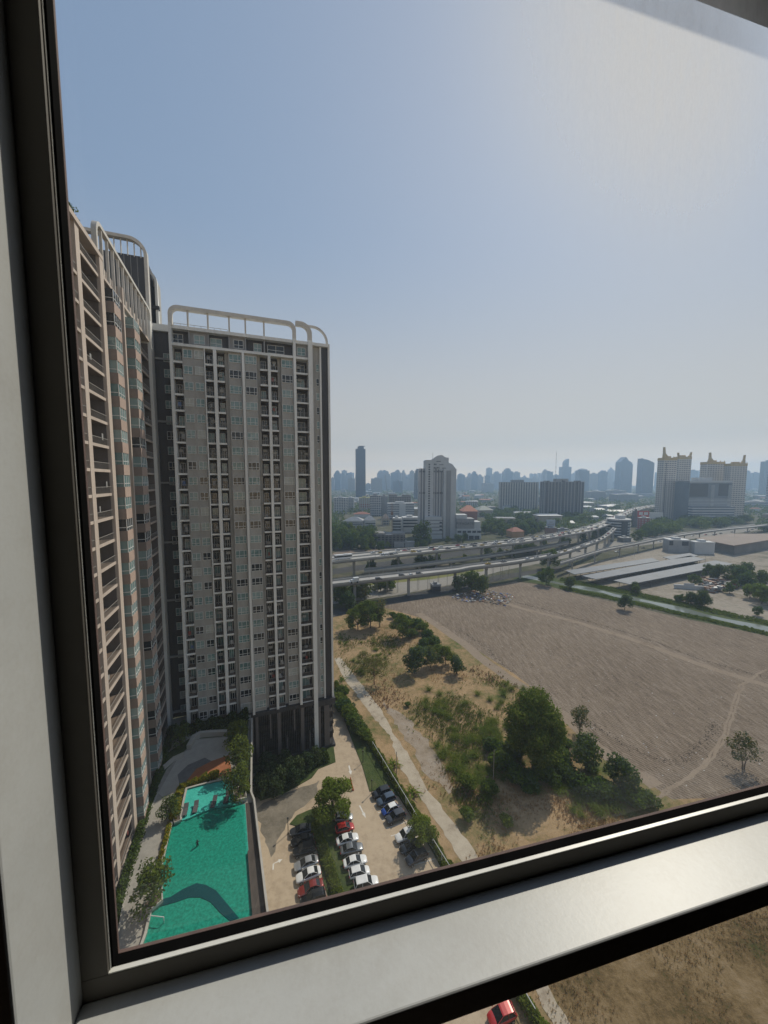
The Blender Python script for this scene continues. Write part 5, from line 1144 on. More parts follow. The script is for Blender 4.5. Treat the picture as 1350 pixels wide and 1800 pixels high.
for x, y, kd, c_, l_ in ((666, 1019.5, 'suv', 'charcoal', 'dark car alone on the ramp viaduct behind the white box truck'), (707, 1013.5, 'suv', 'black', 'black car just behind the white car on the ramp viaduct'), (723, 1012, 'sedan', 'white', 'white saloon between two dark cars on the ramp viaduct'), (737, 1010, 'suv', 'charcoal', 'dark car leading the three cars on the ramp viaduct'), (858, 992, 'sedan', 'yellow', 'yellow taxi on the ramp viaduct before the broad tree'), (886, 988, 'sedan', 'grey', 'grey car on the ramp viaduct ahead of the yellow taxi')):
    p = P(x, y, 12); d = (P(x + 12, y - 1.45, 12) - p).normalized(); traffic(kd, c_, p + Vector((0, 0, .02)), d, l_, None)
def boxy(name, label, cat, p, d, parts, group=None):
    t = thing(name, label, cat, p, math.atan2(d.y, d.x), group)
    for nm, mt, bxs in parts:
        m_ = MB()
        for b in bxs: m_.box(*b)
        o = m_.build(nm, mt, t, local=True); bev(o, .06)
    for x in WX:
        for s in (-1, 1): MB().tube((x, s * 1.0, .45), (x, s * 1.22, .45), .45, .45, 12).build('wheel', m_tyre, t, local=True)
    return t
WX = (-1.6, 1.7); p = P(622, 1024.5, 12); d = (P(632, 1023.2, 12) - p).normalized()
boxy('box_truck', 'white pickup truck with a tall box on the ramp viaduct', 'truck', p + Vector((0, 0, .02)), -d, [('cab', PAINT['white'], [(.3, 2.6, -.95, .95, .5, 1.15), (.3, 1.7, -.85, .85, 1.15, 1.9)]), ('cargo_box', m_frame, [(-2.7, .2, -1.0, 1.0, .6, 2.8)]), ('windscreen', m_cg, [(1.5, 1.74, -.75, .75, 1.2, 1.8)])])
WX = (-4.0, 3.6); p = P(603, 983.5, 14); d = (P(625, 981.4, 14) - p).normalized()
boxy('coach', 'white long distance coach with a dark window band on the expressway', 'coach', p + Vector((0, 0, .02)), -d, [('body', PAINT['white'], [(-6, 6, -1.25, 1.25, .5, 1.75), (-6, 5.7, -1.24, 1.24, 2.75, 3.5)]), ('window_band', m_cg, [(-5.9, 5.85, -1.2, 1.2, 1.75, 2.75)]), ('roof_unit', m_frame, [(-3, -.5, -.8, .8, 3.5, 3.75)])])
WX = (-1.5, 1.5); p = P(678, 977.5, 14); d = (P(690, 976.4, 14) - p).normalized()
boxy('van', 'white van behind a dark car on the expressway', 'van', p + Vector((0, 0, .02)), -d, [('body', PAINT['white'], [(-2.4, 2.4, -.95, .95, .4, 1.2), (-2.4, 1.6, -.9, .9, 1.2, 2.1)]), ('windows', m_cg, [(-2.2, 1.66, -.93, .93, 1.25, 1.8)])])
for k in range(36):                              # street level
    f = random.random(); x = 1000 + 330 * f; y = 972 - 40 * f + random.uniform(-6, 8) + (6 if f < .3 else 0); p = P(x, y, .03); c_ = random.choice(cols); traffic('sedan', c_, p, Vector((1, .35, 0)) * random.choice((1, -1)), f'{c_} car in the street traffic beside the rail viaduct', f'{c_} cars in the street by the rail viaduct')
for k in range(16):
    x = random.uniform(700, 960); p = P(x, 1000 - (x - 700) * .16 + random.uniform(-4, 4), .03); c_ = random.choice(cols); traffic('sedan', c_, p, Vector((1, .25, 0)), f'{c_} car on the street below the two viaducts', f'{c_} cars on the street below the viaducts')

# ================================================================== buildings of the middle distance
def yard_box(x0, x1, yb, depth, rot=0.0, Y=None):
    """footprint axes: centre-front point, right and back unit vectors, width"""
    a = P(x0, yb); Yd = a.y if Y is None else Y
    X0, X1 = XX(x0, yb, Yd), XX(x1, yb, Yd); dp = depth or max(8, (X1 - X0) * .7)
    # the flank that faces the viewer takes part of the breadth one sees
    if X0 > 0: X0_ = min(X0 * (Yd + dp) / Yd, X0 + .3 * (X1 - X0)); dp = (X0_ / X0 - 1) * Yd; X0 = X0_
    elif X1 < 0: X1_ = max(X1 * (Yd + dp) / Yd, X1 - .3 * (X1 - X0)); dp = (X1_ / X1 - 1) * Yd; X1 = X1_
    c_ = Vector(((X0 + X1) / 2, Yd, 0)); return c_, X1 - X0, Yd, dp
def block(name, label, cat, x0, x1, yt, yb, wallm, roofm=None, depth=None, rot=0.0, Y=None, crown='flat', group=None, parts=None, cw=1.0, glass=None):
    c_, wd, Yd, dp = yard_box(x0, x1, yb, depth, rot, Y); h = HT((x0 + x1) / 2, yt, Yd)
    wd_r = wd * (1 - .35 * abs(math.sin(rot)))
    t = thing(name, label, cat, c_ + Vector((0, dp / 2, 0)), rot, group); hw, hd = wd_r / 2, dp / 2
    roofm = roofm or wallm
    bo = lambda m_, *q: MB().box(*q).build(m_, {'wall': wallm}.get(m_, roofm), t, local=True)
    if crown == 'flat':
        bo('wall', -hw, hw, -hd, hd, 0, h - 1.0); bo('parapet', -hw - .2, hw + .2, -hd - .2, hd + .2, h - 1.0, h); bo('plant_room', -hw * .4, hw * .25, -hd * .5, hd * .5, h + .002, h + min(5, h * .06) + 1)
    elif crown == 'step':
        bo('wall', -hw, hw, -hd, hd, 0, h * .86); bo('upper_storeys', -hw * .7, hw * .55, -hd * .8, hd * .8, h * .86 + .01, h * .95); bo('plant_room', -hw * .35, hw * .3, -hd * .5, hd * .5, h * .95 + .01, h)
    elif crown == 'twin':
        bo('wall', -hw, hw, -hd, hd, 0, h * .9); bo('left_crown', -hw, -hw * .25, -hd * .8, hd * .8, h * .9 + .01, h); bo('right_crown', hw * .2, hw, -hd * .8, hd * .8, h * .9 + .01, h * .975)
    elif crown == 'dome':
        bo('wall', -hw, hw, -hd, hd, 0, h * .9); MB().loft([[(hw * r_ * math.cos(i * math.pi / 6), hd * r_ * math.sin(i * math.pi / 6), z) for i in range(12)] for r_, z in ((.98, h * .9 + .01), (.9, h * .94), (.62, h * .98), (.15, h))]).build('dome', roofm, t, local=True)
    elif crown == 'spire':
        bo('wall', -hw, hw, -hd, hd, 0, h * .85); MB().loft([[(sx * r_, sy * r_ * hd / hw, z) for sx, sy in ((-1, -1), (1, -1), (1, 1), (-1, 1))] for r_, z in ((hw * .9, h * .85 + .01), (hw * .04, h))]).build('spire', roofm, t, local=True)
    elif crown == 'gable':
        MB().prism([(-hw, 0), (hw, 0), (hw, h * .84), (hw * .35, h * .9), (-hw * .15, h), (-hw, h * .86)], -hd, hd, 0, lambda x, y, z: (x, z, y)).build('wall', wallm, t, local=True); bo('shoulder', hw + .01, hw * 1.3, -hd * .7, hd * .7, 0, h * .8)
    elif crown == 'curve':
        pts = [(-hw, 0), (hw, 0)] + [(hw - 2 * hw * k / 8, h * (.90 + .10 * math.sin(math.pi / 2 * k / 8))) for k in range(9)]
        MB().prism(pts, -hd, hd, 0, lambda x, y, z: (x, z, y)).build('wall', wallm, t, local=True); bo('fin', -hw - .4, -hw - .01, -hd, hd, 0, h * 1.02)
    elif crown == 'sail':
        bo('wall', -hw, hw, -hd, hd, 0, h * .74); MB().prism([(-hw * .4, h * .74), (hw * .55, h * .74), (hw * .55, h), (hw * .2, h * .98), (-hw * .2, h * .93), (-hw * .4, h * .86)], -hd * .6, hd * .6, 0, lambda x, y, z: (x, z + (.01), y)).build('sail_top', roofm, t, local=True)
    elif crown == 'hip':
        bo('wall', -hw, hw, -hd, hd, 0, h * .62); MB().loft([[(sx * hw * r_, sy * hd * (r_ if r_ > .5 else .05), z) for sx, sy in ((-1, -1), (1, -1), (1, 1), (-1, 1))] for r_, z in ((1.12, h * .62 + .01), (.25, h))]).build('roof', roofm, t, local=True)
    if parts: parts(t, hw, hd, h)
    return t
def bands(n, m_gl_, z0=.12, z1=.95, sides=True, nv=0, proud=.12, name='window_band'):
    def f(t, hw, hd, h):
        for k in range(n):
            z = h * (z0 + (z1 - z0) * k / n); zz = h * (z1 - z0) / n * .52; b = MB(); b.box(-hw * .96, hw * .96, -hd - proud, -hd + .05, z, z + zz)
            if sides: b.box(hw - .05, hw + proud, -hd * .94, hd * .94, z, z + zz); b.box(-hw - proud, -hw + .05, -hd * .94, hd * .94, z, z + zz)
            b.build(name, m_gl_, t, local=True)
        for k in range(nv):
            x = -hw + 2 * hw * (k + .5) / nv; MB().box(x - hw * .05, x + hw * .05, -hd - proud * 2.5, -hd + .04, 0, h * .97).build('pier', m_vw, t, local=True)
    return f
m_vw = M('far_white_wall', (.52, .53, .53), (.43, .44, .44), .1, .7); m_vg = M('far_dark_glazing', (.05, .06, .075), (.03, .04, .05), .2, .3); m_redroof = M('red_tile_roof', (.33, .13, .08), (.24, .09, .06), .3, .8); m_gold = M('gold_crown', (.55, .40, .17), (.42, .30, .12), .3, .6)
m_tin = M('tin_roof', (.34, .35, .355), (.26, .265, .27), .2, .5); m_solar = M('carport_roof', (.13, .145, .17), (.09, .105, .125), .12, .45, spec=.3); m_beige = M('beige_wall', (.40, .34, .26), (.32, .27, .21), .2, .8); m_brownroof = M('brown_flat_roof', (.22, .165, .13), (.17, .13, .105), .06, .8)
f_slab = facade('grey_slab_facade', (.46, .44, .40), (.11, .115, .12), 3, 5.2, .85, .5); f_slab2 = facade('dark_slab_facade', (.22, .225, .235), (.06, .07, .085), 3, 6, .9, .6); f_flat = facade('white_flats_facade', (.52, .52, .50), (.09, .10, .115), 3.2, 4.6, .55, .66); f_dark = facade('dark_tower_facade', (.07, .09, .125), (.045, .06, .085), 3.4, 3, .5, .8, .4, .15)
f_pale = facade('pale_tower_facade', (.42, .42, .41), (.17, .18, .19), 3.3, 5, .5, .7); f_blue = facade('blue_tower_facade', (.20, .24, .29), (.10, .13, .17), 3.5, 4, .6, .8, .5, .2); f_warm = facade('warm_tower_facade', (.42, .39, .34), (.16, .155, .15), 3.3, 4.2, .5, .7)
f_stripe = facade('striped_office_facade', (.50, .51, .52), (.10, .125, .15), 4, 400, .5, 1.0)
# hotel tower with the stepped gable
hY = P(770, 947).y
def sz(x): return XX(x, 870, hY)
ht = thing('hotel_tower', 'white hotel tower with stepped gable top and grey striped blind end wall', 'hotel', (sz(770), hY + 12, 0)); f_hotel = facade('hotel_facade', (.48, .49, .50), (.16, .18, .205), 300, 3.1, 1.0, .45)
def hx(x0, x1, y0, y1, yt, yb=None): return (sz(x0), sz(x1), hY + y0, hY + y1, 0 if yb is None else HT(770, yb, hY), HT(770, yt, hY))
MB().box(*hx(738, 748.5, 9, 26, 823)).build('left_wing', f_hotel, ht); MB().box(*hx(748.5, 763, 6, 28, 808)).build('lift_shaft', m_vw, ht)
MB().box(*hx(763, 780.5, 8, 28, 817)).build('wall', f_hotel, ht)
z_ = lambda y: HT(770, y, hY)
MB().prism([(sz(763), z_(820)), (sz(780.5), z_(829)), (sz(802.7), z_(823.5)), (sz(802.7), z_(823)), (sz(796), z_(815)), (sz(790), z_(813)), (sz(790), z_(804)), (sz(784), z_(803)), (sz(778), z_(799)), (sz(770), z_(800)), (sz(763), z_(805))], hY + 7.5, hY + 28.2, 0, lambda x, y, z: (x, z, y)).build('gable_top', m_vw, ht)
MB().box(sz(780.5), sz(802.6), hY + 3, hY + 27, 0, z_(824)).build('end_wall', m_vw, ht); MB().box(sz(785), sz(793.2), hY + 2.8, hY + 3.1, 1, z_(827)).build('grey_stripe', m_grey, ht)
for k in range(3): MB().box(*[sz(768 + k * 5), sz(776 + k * 4.6), hY + 7.2, hY + 7.6, z_(811 + k * 6), z_(810 + k * 6)]).build('gable_slot', m_vg, ht)
for k in range(22): z0 = z_(908 - k * 4.3); MB().box(sz(754), sz(756.8), hY + 5.85, hY + 6.1, z0, z0 + 1.7).build('stair_window', m_vg, ht)
for yy in (827, 865.5):
    for x0, x1, d in ((738.5, 748, 8.8), (763.5, 780, 7.2)): 
        x = x0
        while x < x1: MB().box(sz(x), sz(x + 1.5), hY + d, hY + d + .35, z_(yy + 3), z_(yy)).build('window', m_vg, ht); x += 2.9
for yy, xe in ((820.5, 774), (814.5, 768)):
    x = 763.8
    while x < xe: MB().box(sz(x), sz(x + 1.5), hY + 7.2, hY + 7.6, z_(yy + 2.6), z_(yy)).build('window', m_vg, ht); x += 2.7
MB().box(*hx(748, 778, -1, 8, 908.5)).build('podium', m_vw, ht)
for k in range(5): MB().box(sz(748.5), sz(779), hY - 1.25, hY - .9, z_(915.5 + 6 * k), z_(913.6 + 6 * k)).build('podium_band', m_grey, ht)
for k in range(3): MB().box(sz(773), sz(777.6), hY - 1.3, hY - .8, z_(919.8 + 6.2 * k), z_(917 + 6.2 * k)).build('podium_window', m_vg, ht)
MB().tube((sz(763), hY + 15, z_(808)), (sz(763), hY + 15, z_(794)), .15).build('mast', m_vg, ht)
# sign building
gb = thing('shop_building', 'low white building with a lettered sign panel beside the hotel tower', 'building', (sz(825), hY + 8, 0))
MB().box(*hx(803, 846, -3, 18, 929)).build('wall', m_vw, gb); MB().box(*hx(803, 834, -2.5, 15, 911.5, 929)).build('sign_wall', m_grey, gb); MB().box(*hx(803, 822, 0, 15, 905, 911.4)).build('roof_room', m_vw, gb); MB().box(*hx(834.2, 845, -2, 14, 917, 928.9)).build('side_wing', m_vw, gb)
for k in range(5): MB().box(sz(804.5 + 8.6 * k), sz(811.2 + 8.6 * k), hY - 3.2, hY - 2.9, z_(936), z_(932.2)).build('window', m_vg, gb)
for k in range(4): MB().box(sz(804.5 + 10 * k), sz(813 + 10 * k), hY - 3.25, hY - 2.9, z_(947), z_(941)).build('shop_front', m_vg, gb)
cu = bpy.data.curves.new('lettering', 'FONT'); cu.body = 'PIYAGATE'; cu.size = z_(916.5) - z_(922.5); cu.extrude = .15; cu.align_x = 'CENTER'; cu.space_character = 1.15
cuo = bpy.data.objects.new('lettering_curve', cu); lme = bpy.data.meshes.new_from_object(cuo); bpy.data.objects.remove(cuo)
lo_ = bpy.data.objects.new('lettering', lme); C.objects.link(lo_); lo_.parent = gb; lo_.rotation_euler = (R(90), 0, 0); lo_.location = (sz(817.5) - sz(825), -2.9 - 8 + .1, z_(921.8)); lme.materials.clear(); lme.materials.append(m_vg)
# shops, blocks and slabs
block('slab_block', 'grey ribbed apartment slab, left one of the long pair beyond the trees', 'apartment block', 875, 946, 847.5, 899, f_slab, m_grey, 16, R(-4))
block('slab_block', 'blue grey ribbed apartment slab, right one of the long pair beyond the trees', 'apartment block', 945, 1027, 846.5, 911, f_slab2, m_grey, 16, R(5), parts=lambda t, hw, hd, h: [MB().box(x - 2.5, x + 2.5, -hd - .6, hd * .5, 0, h + 1.5).build('stair_tower', m_fdark if 0 else f_slab2, t, local=True) for x in (-hw * .82, -hw * .02, hw * .72)])
block('flats', 'speckled white flats behind the curved white building at the tower edge', 'apartment block', 586, 611, 874.5, 903, f_flat, m_vw, 14, R(4)); block('flats', 'plain pale flats joined to the speckled white flats', 'apartment block', 610, 623, 875, 899, f_pale, m_vw, 14)
block('flats', 'dark flats with white balcony stripes at the building site', 'apartment block', 650, 670, 871, 907, facade('striped_flats_facade', (.5, .5, .5), (.07, .08, .095), 3.2, 4, .62, .8), m_grey, 18, R(6)); block('flats', 'grey blank side block beside the striped dark flats', 'apartment block', 669.5, 682, 872, 906, m_grey, m_grey, 16)
block('flats', 'white banded flats behind the crane mast', 'apartment block', 680.5, 728, 884.5, 912, facade('banded_flats_facade', (.54, .55, .55), (.11, .12, .14), 3, 60, .5, .82), m_vw, 16, R(3)); block('concrete_frame', 'unfinished concrete storeys rising behind the white banded flats', 'building site', 683, 722, 869, 905, facade('raw_storeys', (.27, .25, .235), (.06, .055, .055), 3.2, 3.3, .65, .6), m_girder, 14, crown='twin')
block('school', 'long curved white building in front of the flats', 'building', 604, 642, 909, 927, m_vw, m_tin, 14, R(-10), crown='hip', parts=bands(3, m_vg, .1, .55, False)); block('house', 'pale gabled hall at the right end of the curved white building', 'building', 640, 660, 907, 928, m_vw, m_tin, 12, R(8), crown='hip', parts=bands(2, m_vg, .12, .5, False))
block('warehouse', 'building with a yellow roof edge behind the curved white building', 'building', 631, 651, 874.5, 899, m_beige, M('yellow_roof', (.50, .46, .20), (.42, .38, .17), .2, .7), 14, parts=bands(2, m_redroof, .3, .6, False, 5)); block('house', 'red roofed houses cluster in front of the yellow roofed building', 'house', 622, 650, 900, 910, m_vw, m_redroof, 14, R(7), crown='hip')
block('house', 'brown gabled house left of the crane mast', 'house', 671, 684, 904, 924, m_beige, m_brownroof, 12, R(10), crown='hip', parts=bands(2, m_vg, .1, .55, False, 3))
block('office', 'white office with three dark windows beside the round tree', 'office', 706, 736, 909.5, 936, m_vw, m_vw, 16, R(4), parts=bands(3, m_vg, .35, .95, False)); block('office', 'low white car park building left of the white office', 'office', 690, 706, 911, 938, m_vw, m_vw, 14, R(-6), parts=bands(4, m_vg, .2, .95, True))
cm = P(689, 938); t = thing('crane', 'rust brown construction crane mast by the white car park building', 'crane', cm); zt = HT(689, 884, cm.y); mb = MB(); m_rust = M('crane_rust', (.24, .12, .07), (.17, .085, .05), .5, .7)
for sx, sy in ((-1, -1), (1, -1), (1, 1), (-1, 1)): mb.tube((sx, sy, 0), (sx, sy, zt), .22, .22, 4)
for k in range(int(zt / 2.2)): s = 1 if k % 2 else -1; mb.tube((-s, -1, k * 2.2), (s, -1, k * 2.2 + 2.2), .14, .14, 4); mb.tube((1, -s, k * 2.2), (1, s, k * 2.2 + 2.2), .14, .14, 4)
mb.build('mast', m_rust, t, local=True); MB().box(-1.5, 1.5, -1.5, 1.5, zt * .62, zt * .7).build('cabin', m_rust, t, local=True)
for x0, y0, x1, y1, l_ in ((681, 868, 677, 835, 'pale crane leaning over the striped dark flats'), (709, 872, 700, 843, 'pale crane leaning over the unfinished storeys')):
    Yc = 900; a = Vector((XX(x0, y0, Yc), Yc, HT(x0, y0, Yc))); b = Vector((XX(x1, y1, Yc), Yc, HT(x1, y1, Yc))); t = thing('crane', l_, 'crane', (a.x, a.y, 0)); MB().tube((a.x, a.y, 0), a, 1.1, 1.1, 4).build('mast', m_grey, t); MB().tube(a, b, .9, .5, 4).build('jib', m_grey, t)
block('excavation', 'dark cluttered building site pit wall beneath the crane mast', 'building site', 657, 712, 938, 962, facade('site_clutter', (.13, .13, .13), (.045, .05, .055), 2.3, 3.7, .6, .6), m_girder, 22, crown='twin'); block('hoarding', 'long pale site hoarding beside the round tree', 'wall', 692, 729, 952, 962, m_tin, m_tin, 3, R(5))
block('hut', 'dark small hut at the foot of the ramp viaduct', 'hut', 757, 774, 1028, 1040, m_fdark, m_tin, 5, R(12))
block('pavilion', 'red pyramid roofed pavilion behind the sign building', 'pavilion', 808, 839, 889, 915, m_redroof, M('orange_tile_roof', (.50, .20, .12), (.40, .155, .09), .3, .8), 26, crown='hip'); block('hall', 'grey pyramid roofed hall right of the red roofed pavilion', 'hall', 832, 866, 890, 908, m_beige, M('grey_green_roof', (.33, .34, .29), (.25, .26, .22), .3, .8), 26, R(12), crown='hip')
block('house', 'orange ochre house among the trees before the slab blocks', 'house', 890, 921, 928, 945, M('ochre_wall', (.52, .30, .15), (.42, .24, .12), .3, .8), m_redroof, 14, R(10), crown='hip'); block('wall', 'brick red boundary building below the white billboard', 'building', 957, 978, 927, 941, M('brick_wall', (.30, .17, .12), (.22, .125, .09), .3, .85), m_tin, 8, R(6)); block('wall', 'grey blue hoarding right of the brick red building', 'wall', 977, 1000, 929, 939, m_tin, m_tin, 4, R(6))
def billboard(x0, x1, y0, y1, yb, mat, label, txt=None):
    p = P((x0 + x1) / 2, yb); Yd = p.y; a, b = XX(x0, y0, Yd), XX(x1, y0, Yd); t = thing('billboard', label, 'billboard', (p.x, Yd, 0))
    MB().box(a, b, Yd - .4, Yd + .4, HT(x0, y1, Yd), HT(x0, y0, Yd)).build('panel', mat, t); fr = MB()
    for s in (.2, .5, .8): fr.tube((a + (b - a) * s, Yd + .6, 0), (a + (b - a) * s, Yd + .6, HT(x0, y1, Yd) + .3), .45, .45, 6)
    fr.build('stand', m_vg, t)
    if txt:
        for f0, f1, g0, g1, mm in txt: MB().box(a + (b - a) * f0, a + (b - a) * f1, Yd - .46, Yd - .41, HT(x0, y1 + (y0 - y1) * g0, Yd), HT(x0, y1 + (y0 - y1) * g1, Yd)).build('printed_block', mm, t)
m_bb = M('billboard_face', (.40, .46, .52), (.36, .41, .47), .2, .6); m_bw = M('billboard_white', (.58, .59, .58), (.53, .54, .54), .2, .6); m_br = M('billboard_red', (.46, .07, .06), (.38, .055, .05), .2, .6)
billboard(961, 976, 913.5, 925, 940, m_bb, 'pale blue billboard above the brick red building', [(.1, .9, .2, .4, m_tin), (.3, .7, .55, .7, m_tin)]); billboard(1142, 1165.5, 900.5, 911.5, 925, m_bw, 'blank white billboard right of the red sign board'); billboard(1121, 1141, 898, 909, 928, m_br, 'red advertising board above the red and white building', [(.12, .45, .35, .8, m_bw), (.55, .9, .35, .8, m_bw)])
block('building', 'red and white patterned building behind the round office', 'building', 1119, 1142, 910, 931, facade('red_white_facade', (.42, .12, .11), (.50, .44, .42), 3, 4.4, .5, .5), m_tin, 14); block('building', 'dark narrow building left of the red sign board', 'building', 1110, 1123, 898, 925, m_girder, m_girder, 12)
# round office
c_ = P(1101, 944); t = thing('round_office', 'round office building with white bands at the bend of the ramp', 'office', c_ + Vector((0, 16, 0))); rW = XX(1120, 944, c_.y) - XX(1101, 944, c_.y); hh = HT(1101, 914, c_.y)
cyl = lambda r_, z0, z1, n=28: MB().loft([[(r_ * math.cos(i * 2 * math.pi / n), r_ * math.sin(i * 2 * math.pi / n), z) for i in range(n)] for z in (z0, z1)])
cyl(rW * .95, 0, hh - 1).build('glazing', m_vg, t, local=True)
for k in range(6): cyl(rW, hh * (.08 + k * .165), hh * (.08 + k * .165) + hh * .075).build('band', m_vw, t, local=True)
cyl(rW * 1.03, hh - 1, hh).build('roof', m_tin, t, local=True); MB().box(-rW * .15, rW * .5, -3, 4, hh + .01, hh + 4).build('plant_room', m_vw, t, local=True); MB().box(-rW * .3, rW * .25, -rW * 1.02, -rW * .6, 0, hh * .92).build('glass_bay', m_vg, t, local=True)
block('shed', 'pale canopy shed in front of the round office', 'shed', 1084, 1110, 945, 953, m_girder, m_tin, 14, R(10)); block('shed', 'green roofed shed among the trees by the rail viaduct', 'shed', 1165, 1184, 930.5, 937, m_girder, M('green_tin', (.07, .34, .25), (.05, .27, .2), .2, .6), 12, crown='hip')
# twin hotel towers with gold crowns and the striped office between
def gold(t, hw, hd, h, spikes):
    for s0, s1, hh, lean in spikes:
        pk = hw * (s0 + (s1 - s0) * lean)
        MB().prism([(hw * s0, h), (hw * s1, h), (pk + (hw * s1 - pk) * .22, h + hh * .42), (pk + .4, h + hh), (pk - .4, h + hh), (pk + (hw * s0 - pk) * .22, h + hh * .42)], -hd * .9, -hd * .3, 0, lambda x, y, z: (x, z, y + 3.21)).build('gold_spire', m_gold, t, local=True)
    MB().box(-hw * 1.02, hw * 1.02, -hd * 1.02, hd * 1.02, h + .01, h + 3.2).build('gold_crown', m_gold, t, local=True)
    for k in range(5): x = -hw * .95 + hw * 1.9 * k / 4; MB().box(x - .5, x + .5, -hd * .95, -hd * .85, h + 3.21, h + 5).build('crown_pier', m_gold, t, local=True)
f_tw = facade('cream_tower_facade', (.62, .58, .52), (.20, .20, .205), 3.3, 4.2, .5, .7)
TY = P(1170, 915).y
block('apartment_tower', 'pale tower with one tall gold horn at its left corner', 'tower', 1149, 1184, 808, 915, f_tw, m_gold, 26, R(4), Y=TY, parts=lambda t, hw, hd, h: [gold(t, hw, hd, h, [(-1, -.2, 17, .08)]), MB().box(-hw * .66, -hw * .58, -hd - .15, -hd + .1, 3, h * .95).build('dark_slot', m_vg, t, local=True)])
block('apartment_tower', 'pale tower with a flared gold crown behind the horned tower', 'tower', 1176, 1209, 806, 913, f_tw, m_gold, 24, R(4), Y=TY + 45, parts=lambda t, hw, hd, h: gold(t, hw, hd, h, [(-1, -.6, 7, -.2), (.6, 1, 8, 1.1)]))
block('apartment_tower', 'beige tower with a gold peak at the left of its crown', 'tower', 1224, 1267, 815, 913, f_tw, m_gold, 26, R(-3), Y=TY + 40, parts=lambda t, hw, hd, h: gold(t, hw, hd, h, [(-.75, -.1, 16, .2)]))
block('apartment_tower', 'beige tower with a gold peak at the right of its crown', 'tower', 1266, 1306, 818, 913, f_tw, m_gold, 26, R(-3), Y=TY + 15, parts=lambda t, hw, hd, h: gold(t, hw, hd, h, [(.3, .8, 14, .85)]))
def office_parts(t, hw, hd, h):
    for k in range(16): z = h * (.03 + .56 * k / 16); MB().box(-hw * .98, hw * .97, -hd - .3, -hd + .05, z, z + h * .017).build('white_band', m_vw, t, local=True)
    for x0, x1, z0, z1 in ((-.96, -.12, .62, .93), (.38, .84, .64, .93)): MB().box(hw * x0, hw * x1, -hd - .35, -hd + .05, h * z0, h * z1).build('dark_glass', m_vg, t, local=True)
    MB().box(-hw, hw, -hd - .5, hd, h * .955, h * .99).build('cornice', m_vw, t, local=True)
    for x in (.1, .9):
        for k in range(20): z = h * (.38 + .52 * k / 20); MB().box(hw * x - 2.5, hw * x + 2.5, -hd - .8, -hd + .04, z, z + h * .013).build('corner_band', m_vw, t, local=True)
    MB().box(-hw * 1.0, hw * .95, -hd - 9, -hd - .9, 0, h * .40).build('lower_block', f_stripe, t, local=True)
block('office', 'wide striped office block with dark glass panels in front of the gold crowned towers', 'office', 1182, 1282, 845, 916, M('office_wall', (.20, .225, .25), (.165, .185, .21), .1, .6), m_vw, 30, R(-2), Y=TY - 30, parts=office_parts)
block('hall', 'long low pale hall behind the gold crowned towers at the right', 'hall', 1300, 1350, 882, 897, f_stripe, m_tin, 30, Y=900); block('office', 'striped office tower cut by the right edge', 'office', 1344, 1375, 829, 893, f_stripe, m_vw, 30, Y=900)
# showroom, brown roofed hall, carports
def slabroof(name, label, cat, quad_px, z, mat, th=.4, post_m=None, walls=None, group=None):
    pts = PX(z, *quad_px); t = thing(name, label, cat, (*(sum(pts, Vector()) / len(pts)).xy, 0), 0, group)
    MB().prism([tuple(p.xy) for p in pts], z - th, z).build('roof', mat, t)
    if walls: c_ = sum(pts, Vector()) / len(pts); MB().prism([tuple((c_ + (p - c_) * .93).xy) for p in pts], 0, z - th - .01).build('wall', walls, t)
    else:
        for i in range(len(pts)):
            a, b = pts[i], pts[(i + 1) % len(pts)]; n = max(1, int((b - a).length / 14))
            for k in range(n): p = a.lerp(b, (k + .3) / n); c_ = sum(pts, Vector()) / len(pts); p = p + (c_ - p).normalized() * 1.2; MB().tube((*p.xy, 0), (*p.xy, z - th - .005), .15, .15, 5).build('post', m_girder, t)
    return t
for k, (q, l_) in enumerate((([(994, 1003), (1010, 1009.5), (1160, 986), (1146, 980.5)], 'blue grey carport roof farthest from the canal'), ([(1023, 1012), (1048, 1018), (1240, 983), (1214, 976.5)], 'blue grey carport roof in the middle of the three long ones'), ([(1078, 1020), (1107, 1027), (1290, 991), (1258, 985)], 'blue grey carport roof nearest the canal'))): slabroof('carport', l_, 'carport', q, 4.2, m_solar, .35, group='long carport roofs by the canal')
slabroof('carport', 'short grey carport roof beside the white showroom', 'carport', [(1165, 979), (1178, 983), (1228, 977), (1212, 972)], 4.2, m_solar)
slabroof('hall', 'wide flat brown roofed hall behind the white showroom', 'hall', [(1222, 946), (1290, 959), (1352, 949), (1420, 938), (1285, 938)], 9, m_brownroof, .8, walls=m_girder)
block('showroom', 'white box showroom beside the rail viaduct', 'showroom', 1163, 1213, 949, 971, m_tin, m_vw, 26, R(-12), parts=lambda t, hw, hd, h: [MB().box(hw * x0, hw * x1, -hd - .2, -hd + .05, h * .55, h * .9).build('window', m_vg, t, local=True) for x0, x1 in ((-.95, -.6), (.25, .85))]); block('showroom', 'plain white cube annexe right of the white showroom', 'showroom', 1209, 1256, 953, 974, m_vw, m_vw, 22, R(-10))
block('wall', 'white block wall before the scrap heap', 'wall', 1186, 1240, 1029, 1037, m_vw, m_vw, .5, R(-16), Y=P(1186, 1036).y)
